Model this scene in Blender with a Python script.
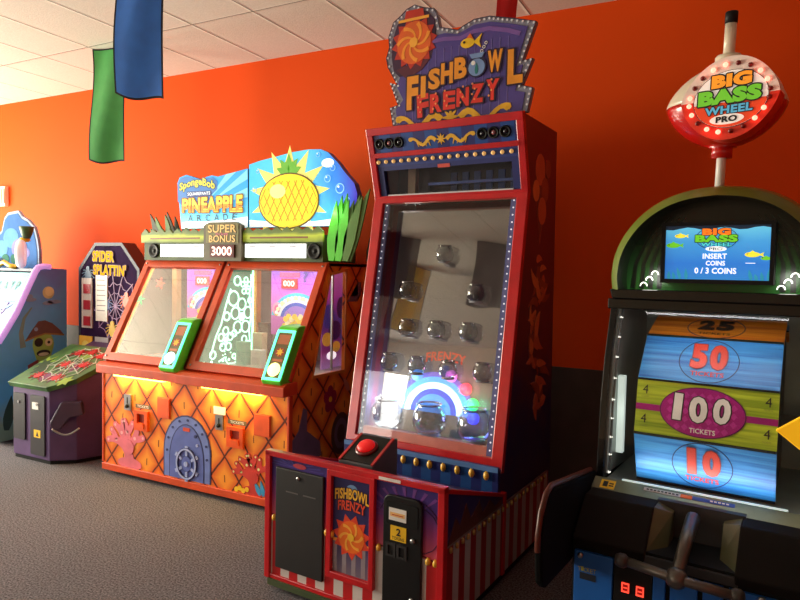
import bpy, math, random
from mathutils import Vector, Matrix
R = random.Random(7)
PI = math.pi
for o in list(bpy.data.objects):
    bpy.data.objects.remove(o)
SC = bpy.context.scene
COL = SC.collection

# ------------------------------------------------------------------ camera
CAM_H = 1.55
def cam_basis(yaw=27.4, pitch=-2.5, roll=1.15):
    y, p, r = (math.radians(a) for a in (yaw, pitch, roll))
    f = Vector((-math.sin(y)*math.cos(p), math.cos(y)*math.cos(p), math.sin(p)))
    r0 = Vector((math.cos(y), math.sin(y), 0)); u0 = r0.cross(f)
    rr = r0*math.cos(r) + u0*math.sin(r)
    return rr, rr.cross(f), f
cr, cu, cf = cam_basis()
cam = bpy.data.objects.new('camera', bpy.data.cameras.new('camera'))
COL.objects.link(cam)
cam.matrix_world = Matrix(((cr.x, cu.x, -cf.x, 0), (cr.y, cu.y, -cf.y, 0), (cr.z, cu.z, -cf.z, CAM_H), (0, 0, 0, 1)))
cam.data.sensor_width = 36; cam.data.lens = 641/800*36; cam.data.clip_start = .02
SC.camera = cam
# ------------------------------------------------------------------ colour management, world, large lights
SC.view_settings.view_transform = 'Standard'
SC.view_settings.look = 'None'
SC.view_settings.gamma = 1
SC.view_settings.use_curve_mapping = False
SC.view_settings.exposure = 0.0
world = bpy.data.worlds.new('world'); SC.world = world; world.use_nodes = True
world.node_tree.nodes['Background'].inputs[0].default_value = (.75, .85, 1, 1)
world.node_tree.nodes['Background'].inputs[1].default_value = .5
def area(name, loc, target, sx, sy, power, col=(1, 1, 1)):
    l = bpy.data.lights.new(name, 'AREA'); l.shape = 'RECTANGLE'; l.size = sx; l.size_y = sy; l.energy = power; l.color = col
    o = bpy.data.objects.new(name, l); COL.objects.link(o); o.location = loc
    o.rotation_euler = (Vector(target)-Vector(loc)).to_track_quat('-Z', 'Y').to_euler()
    return o
# daylight entering by the shop windows: the left wall's and the street front's left half (behind the viewer)
area('daylight_side_window', (-8.82, 1.6, 1.55), (0, 1.6, 1.85), 3.6, 2.0, 700, (1, .95, .76))
area('daylight_front_window', (-8.0, -4.9, 1.5), (-5.5, 4, 1.8), 1.3, 2.0, 70, (1, .95, .86))
area('daylight_front_door', (1.6, -4.9, 1.3), (1.2, 4, 1.5), 1.2, 1.9, 6, (1, .80, .66))

# ------------------------------------------------------------------ materials
def lin(c):
    out = []
    for x in c[:3]:
        x = x/255.0
        out.append(x/12.92 if x <= .04045 else ((x+.055)/1.055)**2.4)
    return (out[0], out[1], out[2], 1)
MATS = {}
def mat(name, col, rough=.5, metal=0, emit=0, noise=.12, nscale=9, coat=0, bump=0, spec=.5):
    if name in MATS:
        if tuple(MATS[name]['paint']) != tuple(col): print('CLASH', name)
        return MATS[name]
    m = bpy.data.materials.new(name); m.use_nodes = True; m['paint'] = col
    nt = m.node_tree; b = nt.nodes['Principled BSDF']
    c = lin(col)
    tc = nt.nodes.new('ShaderNodeTexCoord'); nz = nt.nodes.new('ShaderNodeTexNoise')
    nz.inputs['Scale'].default_value = nscale; nz.inputs['Detail'].default_value = 3
    nt.links.new(tc.outputs['Object'], nz.inputs['Vector'])
    rp = nt.nodes.new('ShaderNodeValToRGB')
    rp.color_ramp.elements[0].position = .3; rp.color_ramp.elements[1].position = .7
    rp.color_ramp.elements[0].color = tuple(x*(1-noise) for x in c[:3])+(1,)
    rp.color_ramp.elements[1].color = tuple(min(1, x*(1+noise)) for x in c[:3])+(1,)
    nt.links.new(nz.outputs['Fac'], rp.inputs['Fac'])
    nt.links.new(rp.outputs['Color'], b.inputs['Base Color'])
    b.inputs['Roughness'].default_value = rough; b.inputs['Metallic'].default_value = metal
    b.inputs['Specular IOR Level'].default_value = spec
    if coat: b.inputs['Coat Weight'].default_value = coat; b.inputs['Coat Roughness'].default_value = .08
    if emit:
        nt.links.new(rp.outputs['Color'], b.inputs['Emission Color']); b.inputs['Emission Strength'].default_value = emit
    if bump:
        bp = nt.nodes.new('ShaderNodeBump'); bp.inputs['Strength'].default_value = bump; bp.inputs['Distance'].default_value = .01
        n2 = nt.nodes.new('ShaderNodeTexNoise'); n2.inputs['Scale'].default_value = nscale*12; n2.inputs['Detail'].default_value = 4
        nt.links.new(tc.outputs['Object'], n2.inputs['Vector']); nt.links.new(n2.outputs['Fac'], bp.inputs['Height'])
        nt.links.new(bp.outputs['Normal'], b.inputs['Normal'])
    MATS[name] = m
    return m
def lit(name, col, s=1.0, noise=.05): return mat(name, col, .4, 0, s, noise)
def glass(name, base=.06, rim=.5, tint=(1, 1, 1), rough=.02):
    if name in MATS: return MATS[name]
    m = bpy.data.materials.new(name); m.use_nodes = True; nt = m.node_tree
    nt.nodes.remove(nt.nodes['Principled BSDF'])
    out = nt.nodes['Material Output']
    t = nt.nodes.new('ShaderNodeBsdfTransparent'); t.inputs[0].default_value = tint+(1,)
    g = nt.nodes.new('ShaderNodeBsdfGlossy'); g.inputs['Roughness'].default_value = rough
    lw = nt.nodes.new('ShaderNodeLayerWeight'); lw.inputs['Blend'].default_value = .35
    mr = nt.nodes.new('ShaderNodeMapRange'); mr.inputs['To Min'].default_value = base; mr.inputs['To Max'].default_value = base+rim
    nt.links.new(lw.outputs['Facing'], mr.inputs['Value'])
    mx = nt.nodes.new('ShaderNodeMixShader')
    nt.links.new(mr.outputs[0], mx.inputs[0]); nt.links.new(t.outputs[0], mx.inputs[1]); nt.links.new(g.outputs[0], mx.inputs[2])
    nt.links.new(mx.outputs[0], out.inputs['Surface'])
    MATS[name] = m
    return m
def math_node(nt, op, a, b=None, c=None):
    n = nt.nodes.new('ShaderNodeMath'); n.operation = op
    for i, x in enumerate((a, b, c)):
        if x is None: continue
        if isinstance(x, (int, float)): n.inputs[i].default_value = x
        else: nt.links.new(x, n.inputs[i])
    return n.outputs[0]
def mix_node(nt, fac, a, b):
    n = nt.nodes.new('ShaderNodeMix'); n.data_type = 'RGBA'
    for sock, x in ((n.inputs[0], fac), (n.inputs[6], a), (n.inputs[7], b)):
        if isinstance(x, (int, float)): sock.default_value = x
        elif isinstance(x, tuple): sock.default_value = x
        else: nt.links.new(x, sock)
    return n.outputs[2]
def pineapple_mat():
    m = bpy.data.materials.new('pineapple_skin_print'); m.use_nodes = True; nt = m.node_tree; b = nt.nodes['Principled BSDF']
    tc = nt.nodes.new('ShaderNodeTexCoord'); sx = nt.nodes.new('ShaderNodeSeparateXYZ'); nt.links.new(tc.outputs['Object'], sx.inputs[0])
    nz = nt.nodes.new('ShaderNodeTexNoise'); nz.inputs['Scale'].default_value = 6; nt.links.new(tc.outputs['Object'], nz.inputs['Vector'])
    wob = math_node(nt, 'MULTIPLY', math_node(nt, 'SUBTRACT', nz.outputs['Fac'], .5), .12)
    s = math_node(nt, 'ADD', math_node(nt, 'ADD', sx.outputs[0], math_node(nt, 'MULTIPLY', sx.outputs[1], .9)), .03)
    a = math_node(nt, 'DIVIDE', s, .245); c = math_node(nt, 'DIVIDE', sx.outputs[2], .30)
    U = math_node(nt, 'ADD', math_node(nt, 'ADD', a, c), wob); V = math_node(nt, 'ADD', math_node(nt, 'SUBTRACT', a, c), wob)
    fu = math_node(nt, 'SUBTRACT', math_node(nt, 'FRACT', U), .5); fv = math_node(nt, 'SUBTRACT', math_node(nt, 'FRACT', V), .5)
    d = math_node(nt, 'SUBTRACT', .5, math_node(nt, 'MAXIMUM', math_node(nt, 'ABSOLUTE', fu), math_node(nt, 'ABSOLUTE', fv)))
    line = math_node(nt, 'LESS_THAN', d, .035)
    edge = nt.nodes.new('ShaderNodeMapRange'); edge.inputs['From Min'].default_value = .03; edge.inputs['From Max'].default_value = .3
    nt.links.new(d, edge.inputs['Value'])
    # small dark tick in the middle of each scale
    tx = math_node(nt, 'ABSOLUTE', math_node(nt, 'ADD', fu, fv)); tz = math_node(nt, 'ABSOLUTE', math_node(nt, 'SUBTRACT', fu, fv))
    tick = math_node(nt, 'MULTIPLY', math_node(nt, 'LESS_THAN', tx, .035), math_node(nt, 'LESS_THAN', tz, .16))
    base = mix_node(nt, edge.outputs[0], lin((220, 88, 26)), lin((248, 152, 46)))
    col = mix_node(nt, line, base, lin((92, 38, 20)))
    col = mix_node(nt, tick, col, lin((120, 48, 20)))
    nt.links.new(col, b.inputs['Base Color']); b.inputs['Roughness'].default_value = .35
    return m
def wood_mat(name, c1, c2, scale=5):
    m = bpy.data.materials.new(name); m.use_nodes = True; nt = m.node_tree; b = nt.nodes['Principled BSDF']
    tc = nt.nodes.new('ShaderNodeTexCoord'); mp = nt.nodes.new('ShaderNodeMapping'); mp.inputs['Scale'].default_value = (scale*.5, scale*16, scale*16)
    nz = nt.nodes.new('ShaderNodeTexNoise'); nz.inputs['Scale'].default_value = 1; nz.inputs['Detail'].default_value = 5
    nt.links.new(tc.outputs['Object'], mp.inputs[0]); nt.links.new(mp.outputs[0], nz.inputs['Vector'])
    rp = nt.nodes.new('ShaderNodeValToRGB'); rp.color_ramp.elements[0].position = .35; rp.color_ramp.elements[1].position = .66
    rp.color_ramp.elements[0].color = lin(c1); rp.color_ramp.elements[1].color = lin(c2)
    nt.links.new(nz.outputs['Fac'], rp.inputs[0]); nt.links.new(rp.outputs[0], b.inputs['Base Color']); b.inputs['Roughness'].default_value = .4
    return m
def stripe_mat(name, axis, period, c1, c2, rough=.4, off=0):
    m = bpy.data.materials.new(name); m.use_nodes = True; nt = m.node_tree; b = nt.nodes['Principled BSDF']
    tc = nt.nodes.new('ShaderNodeTexCoord'); sx = nt.nodes.new('ShaderNodeSeparateXYZ'); nt.links.new(tc.outputs['Object'], sx.inputs[0])
    f = math_node(nt, 'FRACT', math_node(nt, 'DIVIDE', math_node(nt, 'ADD', sx.outputs[axis], off+10*period), period))
    nt.links.new(mix_node(nt, math_node(nt, 'LESS_THAN', f, .5), lin(c1), lin(c2)), b.inputs['Base Color'])
    b.inputs['Roughness'].default_value = rough
    return m
def ramp_mat(name, axis, stops, rough=.4, emit=0, noise=.1):
    """colour bands blended along one object axis: (position, colour) stops"""
    m = bpy.data.materials.new(name); m.use_nodes = True; nt = m.node_tree; b = nt.nodes['Principled BSDF']
    tc = nt.nodes.new('ShaderNodeTexCoord'); sx = nt.nodes.new('ShaderNodeSeparateXYZ'); nt.links.new(tc.outputs['Object'], sx.inputs[0])
    nz = nt.nodes.new('ShaderNodeTexNoise'); nz.inputs['Scale'].default_value = 7; nt.links.new(tc.outputs['Object'], nz.inputs['Vector'])
    lo, hi = stops[0][0], stops[-1][0]
    v = math_node(nt, 'DIVIDE', math_node(nt, 'SUBTRACT', sx.outputs[axis], lo), hi-lo)
    v = math_node(nt, 'ADD', v, math_node(nt, 'MULTIPLY', math_node(nt, 'SUBTRACT', nz.outputs['Fac'], .5), noise))
    rp = nt.nodes.new('ShaderNodeValToRGB'); e = rp.color_ramp.elements
    e[0].position = 0; e[0].color = lin(stops[0][1]); e[1].position = 1; e[1].color = lin(stops[-1][1])
    for p, c in stops[1:-1]:
        q = e.new((p-lo)/(hi-lo)); q.color = lin(c)
    nt.links.new(v, rp.inputs[0]); nt.links.new(rp.outputs[0], b.inputs['Base Color']); b.inputs['Roughness'].default_value = rough
    if emit:
        nt.links.new(rp.outputs[0], b.inputs['Emission Color']); b.inputs['Emission Strength'].default_value = emit
    return m

# ------------------------------------------------------------------ mesh helpers
class Fr:
    """a flat working frame: point(a, b, d) = o + a*u + b*v + d*n, n facing the viewer of the face"""
    def __init__(s, o, u, v):
        s.o = Vector(o); s.u = Vector(u).normalized(); s.v = Vector(v).normalized(); s.n = s.u.cross(s.v)
    def p(s, a, b, d=0): return s.o + s.u*a + s.v*b + s.n*d
def front(y=0, x=0, z=0): return Fr((x, y, z), (1, 0, 0), (0, 0, 1))
def right(x=0, y=0, z=0): return Fr((x, y, z), (0, 1, 0), (0, 0, 1))
_TXT = {}
def text_geo(s, off):
    k = (s, off)
    if k not in _TXT:
        c = bpy.data.curves.new('lettering', 'FONT'); c.body = s; c.size = 1; c.offset = off; c.resolution_u = 3
        c.space_character = 1.0+off*1.6
        o = bpy.data.objects.new('lettering', c)
        me = bpy.data.meshes.new_from_object(o)
        _TXT[k] = ([tuple(v.co) for v in me.vertices], [tuple(p.vertices) for p in me.polygons])
        bpy.data.objects.remove(o); bpy.data.curves.remove(c); bpy.data.meshes.remove(me)
    return _TXT[k]
def circ(cx, cy, rx, ry=None, n=20, a0=0, a1=2*PI):
    ry = rx if ry is None else ry
    full = abs(a1-a0-2*PI) < 1e-6
    k = n if full else n-1
    return [(cx+rx*math.cos(a0+(a1-a0)*i/k), cy+ry*math.sin(a0+(a1-a0)*i/k)) for i in range(n)]
def rect(a0, a1, b0, b1): return [(a0, b0), (a1, b0), (a1, b1), (a0, b1)]
def rrect(a0, a1, b0, b1, r, n=5):
    out = []
    for cx, cy, s in ((a1-r, b0+r, -PI/2), (a1-r, b1-r, 0), (a0+r, b1-r, PI/2), (a0+r, b0+r, PI)):
        out += [(cx+r*math.cos(s+PI/2*i/n), cy+r*math.sin(s+PI/2*i/n)) for i in range(n+1)]
    return out
def star(cx, cy, r0, r1, n, ph=0):
    return [(cx+(r0 if i % 2 == 0 else r1)*math.cos(ph+PI*i/n), cy+(r0 if i % 2 == 0 else r1)*math.sin(ph+PI*i/n)) for i in range(2*n)]
def leaf(cx, cy, l, w, ang, bend=0):
    pts = []
    for t in (0, .2, .45, .7, 1, .7, .45, .2):
        pass
    ts = [0, .15, .35, .6, .85, 1]
    ws = [.45, .8, 1, .8, .35, 0]
    L_ = []; R_ = []
    for t, k in zip(ts, ws):
        a = ang+bend*t
        x = cx+l*t*math.cos(a); y = cy+l*t*math.sin(a)
        nx, ny = -math.sin(a), math.cos(a)
        L_.append((x+nx*w*k/2, y+ny*w*k/2)); R_.append((x-nx*w*k/2, y-ny*w*k/2))
    return R_[:-1]+L_[::-1]
class MB:
    def __init__(s): s.v = []; s.f = []; s.m = []; s.s = []
    def add(s, vs, fs, m=0, smooth=False):
        k = len(s.v); s.v += [tuple(v) for v in vs]
        for f in fs: s.f.append(tuple(i+k for i in f)); s.m.append(m); s.s.append(smooth)
        return s
    def box(s, x0, x1, y0, y1, z0, z1, m=0):
        vs = [(x, y, z) for z in (z0, z1) for y in (y0, y1) for x in (x0, x1)]
        return s.add(vs, [(0, 2, 3, 1), (4, 5, 7, 6), (0, 1, 5, 4), (2, 6, 7, 3), (0, 4, 6, 2), (1, 3, 7, 5)], m)
    def prism(s, pts, fr, d0, d1, m=0, mside=None):
        area2 = sum(pts[i][0]*pts[(i+1) % len(pts)][1]-pts[(i+1) % len(pts)][0]*pts[i][1] for i in range(len(pts)))
        if area2 < 0: pts = pts[::-1]
        n = len(pts)
        vs = [fr.p(a, b, d0) for a, b in pts]+[fr.p(a, b, d1) for a, b in pts]
        s.add(vs, [tuple(range(n-1, -1, -1)), tuple(range(n, 2*n))], m)
        k = len(s.v)-2*n
        for i in range(n):
            j = (i+1) % n
            s.f.append((k+i, k+j, k+n+j, k+n+i)); s.m.append(m if mside is None else mside); s.s.append(False)
        return s
    def ring(s, outer, inner, fr, d0, d1, m=0):
        n = len(outer)
        vs = [fr.p(a, b, d) for d in (d0, d1) for L in (outer, inner) for a, b in L]
        fs = []
        for i in range(n):
            j = (i+1) % n
            o0, i0, o1, i1 = 0, n, 2*n, 3*n
            fs += [(o1+i, o1+j, i1+j, i1+i), (o0+j, o0+i, i0+i, i0+j), (o0+i, o0+j, o1+j, o1+i), (i0+j, i0+i, i1+i, i1+j)]
        return s.add(vs, fs, m)
    def stroke(s, pts, w, fr, d0, d1, m=0, closed=False, w1=None):
        n = len(pts); A = []; B = []
        for i, (x, y) in enumerate(pts):
            if closed: p, q = pts[i-1], pts[(i+1) % n]
            else: p, q = pts[max(0, i-1)], pts[min(n-1, i+1)]
            dx, dy = q[0]-p[0], q[1]-p[1]; l = math.hypot(dx, dy) or 1
            ww = w if w1 is None else w+(w1-w)*i/(n-1)
            A.append((x-dy/l*ww/2, y+dx/l*ww/2)); B.append((x+dy/l*ww/2, y-dx/l*ww/2))
        if closed: return s.ring(B, A, fr, d0, d1, m)
        return s.prism(B+A[::-1], fr, d0, d1, m)
    def tube(s, path, r, seg=8, m=0, closed=False, r1=None):
        P = [Vector(p) for p in path]; n = len(P); rings = []; up = Vector((.13, .21, .97))
        for i in range(n):
            a = P[i-1] if (closed or i > 0) else P[i]; b = P[(i+1) % n] if (closed or i < n-1) else P[i]
            t = (b-a).normalized(); e1 = t.cross(up)
            if e1.length < 1e-3: e1 = t.cross(Vector((1, 0, 0)))
            e1.normalize(); e2 = t.cross(e1)
            rr = r if r1 is None else r+(r1-r)*i/(n-1)
            rings.append([P[i]+e1*rr*math.cos(2*PI*j/seg)+e2*rr*math.sin(2*PI*j/seg) for j in range(seg)])
        vs = [v for g in rings for v in g]; fs = []
        for i in range(n if closed else n-1):
            k = ((i+1) % n)*seg
            for j in range(seg): fs.append((i*seg+j, i*seg+(j+1) % seg, k+(j+1) % seg, k+j))
        if not closed: fs += [tuple(range(seg-1, -1, -1)), tuple((n-1)*seg+j for j in range(seg))]
        return s.add(vs, fs, m, True)
    def lathe(s, prof, fr, seg=20, m=0, sx=1, sy=1):
        """profile (radius, height along fr.n)"""
        vs = []; fs = []
        for r, h in prof:
            for j in range(seg):
                a = 2*PI*j/seg; vs.append(fr.p(r*math.cos(a)*sx, r*math.sin(a)*sy, h))
        for i in range(len(prof)-1):
            for j in range(seg):
                fs.append((i*seg+j, i*seg+(j+1) % seg, (i+1)*seg+(j+1) % seg, (i+1)*seg+j))
        fs += [tuple(range(seg-1, -1, -1)), tuple((len(prof)-1)*seg+j for j in range(seg))]
        return s.add(vs, fs, m, True)
    def text(s, t, fr, cx, cy, w, h, d, m=0, bold=0.0, outline=None, warp=None, rot=0):
        vs, fs = text_geo(t, bold)
        x0 = min(v[0] for v in vs); x1 = max(v[0] for v in vs); y0 = min(v[1] for v in vs); y1 = max(v[1] for v in vs)
        def put(vv, dd, mm, ff):
            out = []
            ca, sa = math.cos(rot), math.sin(rot)
            for x, y, _ in vv:
                a = ((x-x0)/(x1-x0)-.5)*w; b = ((y-y0)/(y1-y0)-.5)*h
                if warp: a, b = warp(a, b)
                out.append(fr.p(cx+a*ca-b*sa, cy+a*sa+b*ca, dd))
            s.add(out, ff, mm)
        if outline:
            om, grow = outline
            n = 8
            for k in range(n):       # the outline: the same letters shifted round a small circle, a hair behind
                dx, dy = grow*math.cos(2*PI*k/n), grow*math.sin(2*PI*k/n)
                out = []
                ca, sa = math.cos(rot), math.sin(rot)
                for x, y, _ in vs:
                    a = ((x-x0)/(x1-x0)-.5)*w+dx; b = ((y-y0)/(y1-y0)-.5)*h+dy
                    if warp: a, b = warp(a, b)
                    out.append(fr.p(cx+a*ca-b*sa, cy+a*sa+b*ca, d-.0008-.00004*k))
                s.add(out, fs, om)
        put(vs, d, m, fs)
        return s
    def build(s, name, mats, parent=None, bevel=0, label=None):
        me = bpy.data.meshes.new(name); me.from_pydata(s.v, [], s.f); 
        if not isinstance(mats, (list, tuple)): mats = [mats]
        for mm in mats: me.materials.append(mm)
        me.polygons.foreach_set('material_index', s.m); me.polygons.foreach_set('use_smooth', s.s); me.update()
        o = bpy.data.objects.new(name, me); COL.objects.link(o)
        if parent: o.parent = parent
        if label: o['label'] = label
        if bevel:
            b = o.modifiers.new('bevel', 'BEVEL'); b.width = bevel; b.segments = 2; b.limit_method = 'ANGLE'
        return o
def thing(name, label, cat, loc=(0, 0, 0), rot=0, group=None):
    o = bpy.data.objects.new(name, None); COL.objects.link(o); o.location = loc; o.rotation_euler = (0, 0, math.radians(rot))
    o.empty_display_size = .1
    o['label'] = label; o['category'] = cat
    if group: o['group'] = group
    return o
def tag(o, label, cat, group=None):
    o['label'] = label; o['category'] = cat
    if group: o['group'] = group
    return o
def struct(o): o['kind'] = 'structure'; return o
def lamp(name, parent, loc, power, col, size=.1, aim=None, sy=None):
    """a lamp on a machine"""
    if aim is None:
        l = bpy.data.lights.new(name, 'POINT'); l.shadow_soft_size = size
    else:
        l = bpy.data.lights.new(name, 'AREA'); l.shape = 'RECTANGLE'; l.size = size; l.size_y = sy or size
    l.energy = power; l.color = col
    o = bpy.data.objects.new(name, l); COL.objects.link(o); o.parent = parent; o.location = loc
    if aim is not None: o.rotation_euler = Vector(aim).to_track_quat('-Z', 'Y').to_euler()
    return o

# common materials
M = lambda n: MATS[n]
mat('black', (17, 16, 17), .5, spec=.25); mat('black_gloss', (14, 13, 14), .15); mat('dark_grey', (58, 56, 58), .5); mat('steel', (170, 170, 172), .28, .9)
mat('white_plastic', (228, 224, 216), .35); mat('white_print', (236, 234, 230), .45); mat('red_trim', (196, 22, 30), .3, coat=.3); mat('yellow_print', (244, 196, 30), .45)
mat('orange_print', (236, 110, 26), .4); mat('ink', (18, 14, 20), .5); mat('orange_trim', (212, 74, 30), .38); mat('purple_print', (70, 38, 120), .4)
mat('blue_print', (36, 74, 176), .4); mat('green_print', (60, 140, 40), .4); mat('rubber', (30, 28, 28), .7)

# ------------------------------------------------------------------ the room
WY = 4.2; CH = 3.26
XL, XR, YF = -9.0, 4.0, -5.2
def wall_mat():
    m = bpy.data.materials.new('orange_wall_paint'); m.use_nodes = True; nt = m.node_tree; b = nt.nodes['Principled BSDF']
    tc = nt.nodes.new('ShaderNodeTexCoord'); nz = nt.nodes.new('ShaderNodeTexNoise'); nz.inputs['Scale'].default_value = 180
    nt.links.new(tc.outputs['Object'], nz.inputs['Vector'])
    bp = nt.nodes.new('ShaderNodeBump'); bp.inputs['Strength'].default_value = .06; nt.links.new(nz.outputs['Fac'], bp.inputs['Height']); nt.links.new(bp.outputs[0], b.inputs['Normal'])
    n2 = nt.nodes.new('ShaderNodeTexNoise'); n2.inputs['Scale'].default_value = .9; nt.links.new(tc.outputs['Object'], n2.inputs['Vector'])
    nt.links.new(mix_node(nt, n2.outputs['Fac'], (.76, .070, .004, 1), (.80, .082, .005, 1)), b.inputs['Base Color'])
    b.inputs['Roughness'].default_value = .7; b.inputs['Specular IOR Level'].default_value = .12
    return m
WALL = wall_mat()
LOWER = mat('lower_wall_paint', (78, 66, 62), .6)
struct(MB().box(XL, XR, WY, WY+.12, .95, CH+.1).build('wall_back', WALL))
struct(MB().box(XL, XR, WY-.012, WY+.12, 0, .95).build('wall_lower', LOWER))
struct(MB().box(XL, XR, WY-.03, WY-.012, 0, .10).build('baseboard_back', M('black')))
WHITE = mat('pale_wall_paint', (196, 178, 150), .7)
struct(MB().box(XR, XR+.12, YF, WY, 0, CH+.1).build('wall_right', WALL))
def holed_wall(name, fr, u0, u1, holes, thick):
    m = MB(); x = u0
    for (a, b, z0, z1) in holes:
        m.prism(rect(x, a, 0, CH+.1), fr, -thick, 0); m.prism(rect(a, b, 0, z0), fr, -thick, 0); m.prism(rect(a, b, z1, CH+.1), fr, -thick, 0); x = b
    m.prism(rect(x, u1, 0, CH+.1), fr, -thick, 0)
    return struct(m.build(name, WHITE))
frL = Fr((XL, 0, 0), (0, 1, 0), (0, 0, 1)); frF = Fr((0, YF, 0), (-1, 0, 0), (0, 0, 1))
holed_wall('wall_left', frL, YF, WY, [(-.2, 3.4, .55, 2.55)], .12)
holed_wall('wall_front', frF, -XR, -XL, [(-2.3, -.9, .05, 2.3), (7.3, 8.7, .5, 2.5)], .12)
PANE = glass('window_glass', .05, .4)
def window(name, fr, a, b, z0, z1, n):
    w = MB(); w.ring(rect(a, b, z0, z1), rect(a+.06, b-.06, z0+.06, z1-.06), fr, -.1, -.02)
    for i in range(1, n):
        x = a+(b-a)*i/n; w.prism(rect(x-.025, x+.025, z0+.06, z1-.06), fr, -.09, -.03)
    o = struct(w.build(name, M('white_plastic')))
    g = MB(); g.prism(rect(a+.06, b-.06, z0+.06, z1-.06), fr, -.065, -.06); g.build('pane', PANE, o)
window('window_1', frL, -.2, 3.4, .55, 2.55, 3)
window('window_2', frF, 7.3, 8.7, .5, 2.5, 1)
window('window_3', frF, -2.3, -.9, .05, 2.3, 1)
def carpet_mat():
    m = bpy.data.materials.new('grey_carpet'); m.use_nodes = True; nt = m.node_tree; b = nt.nodes['Principled BSDF']
    tc = nt.nodes.new('ShaderNodeTexCoord'); n1 = nt.nodes.new('ShaderNodeTexNoise'); n1.inputs['Scale'].default_value = 110; n1.inputs['Detail'].default_value = 3
    n2 = nt.nodes.new('ShaderNodeTexNoise'); n2.inputs['Scale'].default_value = 1.3
    for n in (n1, n2): nt.links.new(tc.outputs['Object'], n.inputs['Vector'])
    rp = nt.nodes.new('ShaderNodeValToRGB'); e = rp.color_ramp.elements; e[0].position = .32; e[1].position = .68
    e[0].color = lin((58, 55, 60)); e[1].color = lin((136, 132, 140)); nt.links.new(n1.outputs['Fac'], rp.inputs[0])
    mm = nt.nodes.new('ShaderNodeMapRange'); mm.inputs['To Min'].default_value = .82; mm.inputs['To Max'].default_value = 1.12; nt.links.new(n2.outputs['Fac'], mm.inputs[0])
    mu = nt.nodes.new('ShaderNodeVectorMath'); mu.operation = 'SCALE'; nt.links.new(rp.outputs[0], mu.inputs[0]); nt.links.new(mm.outputs[0], mu.inputs['Scale'])
    nt.links.new(mu.outputs[0], b.inputs['Base Color']); b.inputs['Roughness'].default_value = .95; b.inputs['Specular IOR Level'].default_value = .1
    bp = nt.nodes.new('ShaderNodeBump'); bp.inputs['Strength'].default_value = .5; bp.inputs['Distance'].default_value = .005
    nt.links.new(n1.outputs['Fac'], bp.inputs['Height']); nt.links.new(bp.outputs[0], b.inputs['Normal'])
    return m
struct(MB().box(XL, XR, YF, WY+.12, -.1, 0).build('floor', carpet_mat()))
def ceiling_mat():
    m = bpy.data.materials.new('ceiling_tile'); m.use_nodes = True; nt = m.node_tree; b = nt.nodes['Principled BSDF']
    tc = nt.nodes.new('ShaderNodeTexCoord'); sx = nt.nodes.new('ShaderNodeSeparateXYZ'); nt.links.new(tc.outputs['Object'], sx.inputs[0])
    fx = math_node(nt, 'FRACT', math_node(nt, 'DIVIDE', math_node(nt, 'ADD', sx.outputs[0], 4.55+20*.55), .55))
    fy = math_node(nt, 'FRACT', math_node(nt, 'DIVIDE', math_node(nt, 'ADD', sx.outputs[1], -3.385+20*1.1), 1.1))
    dx = math_node(nt, 'MULTIPLY', math_node(nt, 'MINIMUM', fx, math_node(nt, 'SUBTRACT', 1, fx)), .55)
    dy = math_node(nt, 'MULTIPLY', math_node(nt, 'MINIMUM', fy, math_node(nt, 'SUBTRACT', 1, fy)), 1.1)
    d = math_node(nt, 'MINIMUM', dx, dy)
    seam = math_node(nt, 'LESS_THAN', d, .004)
    nz = nt.nodes.new('ShaderNodeTexNoise'); nz.inputs['Scale'].default_value = 90; nz.inputs['Detail'].default_value = 4; nt.links.new(tc.outputs['Object'], nz.inputs['Vector'])
    base = mix_node(nt, nz.outputs['Fac'], lin((206, 196, 182)), lin((234, 226, 212)))
    nt.links.new(mix_node(nt, seam, base, lin((112, 100, 88))), b.inputs['Base Color']); b.inputs['Roughness'].default_value = .9
    hm = nt.nodes.new('ShaderNodeMapRange'); hm.inputs['From Max'].default_value = .02; nt.links.new(d, hm.inputs[0])
    hh = math_node(nt, 'ADD', hm.outputs[0], math_node(nt, 'MULTIPLY', nz.outputs['Fac'], .5))
    bp = nt.nodes.new('ShaderNodeBump'); bp.inputs['Strength'].default_value = .35; bp.inputs['Distance'].default_value = .01; bp.invert = True
    nt.links.new(hh, bp.inputs['Height']); nt.links.new(bp.outputs[0], b.inputs['Normal'])
    return m
struct(MB().box(XL, XR, YF, WY, CH, CH+.1).build('ceiling', ceiling_mat()))
# small white box high on the wall at the left edge
def wall_box():
    t = thing('wall_box', 'small white box with upright bars mounted high on the orange wall', 'wall box', (-7.12, WY, 2.17))
    MB().box(-.21, .19, -.045, 0, 0, .21).build('housing', mat('ivory_plastic', (246, 236, 206), .4), t, .006)
    g = MB(); fr = front(-.045)
    for i in range(9): g.prism(rect(-.17+i*.042, -.15+i*.042, .03, .18), fr, 0, .006)
    g.build('bar', mat('dull_bar', (178, 160, 110), .5), t)
wall_box()
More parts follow.
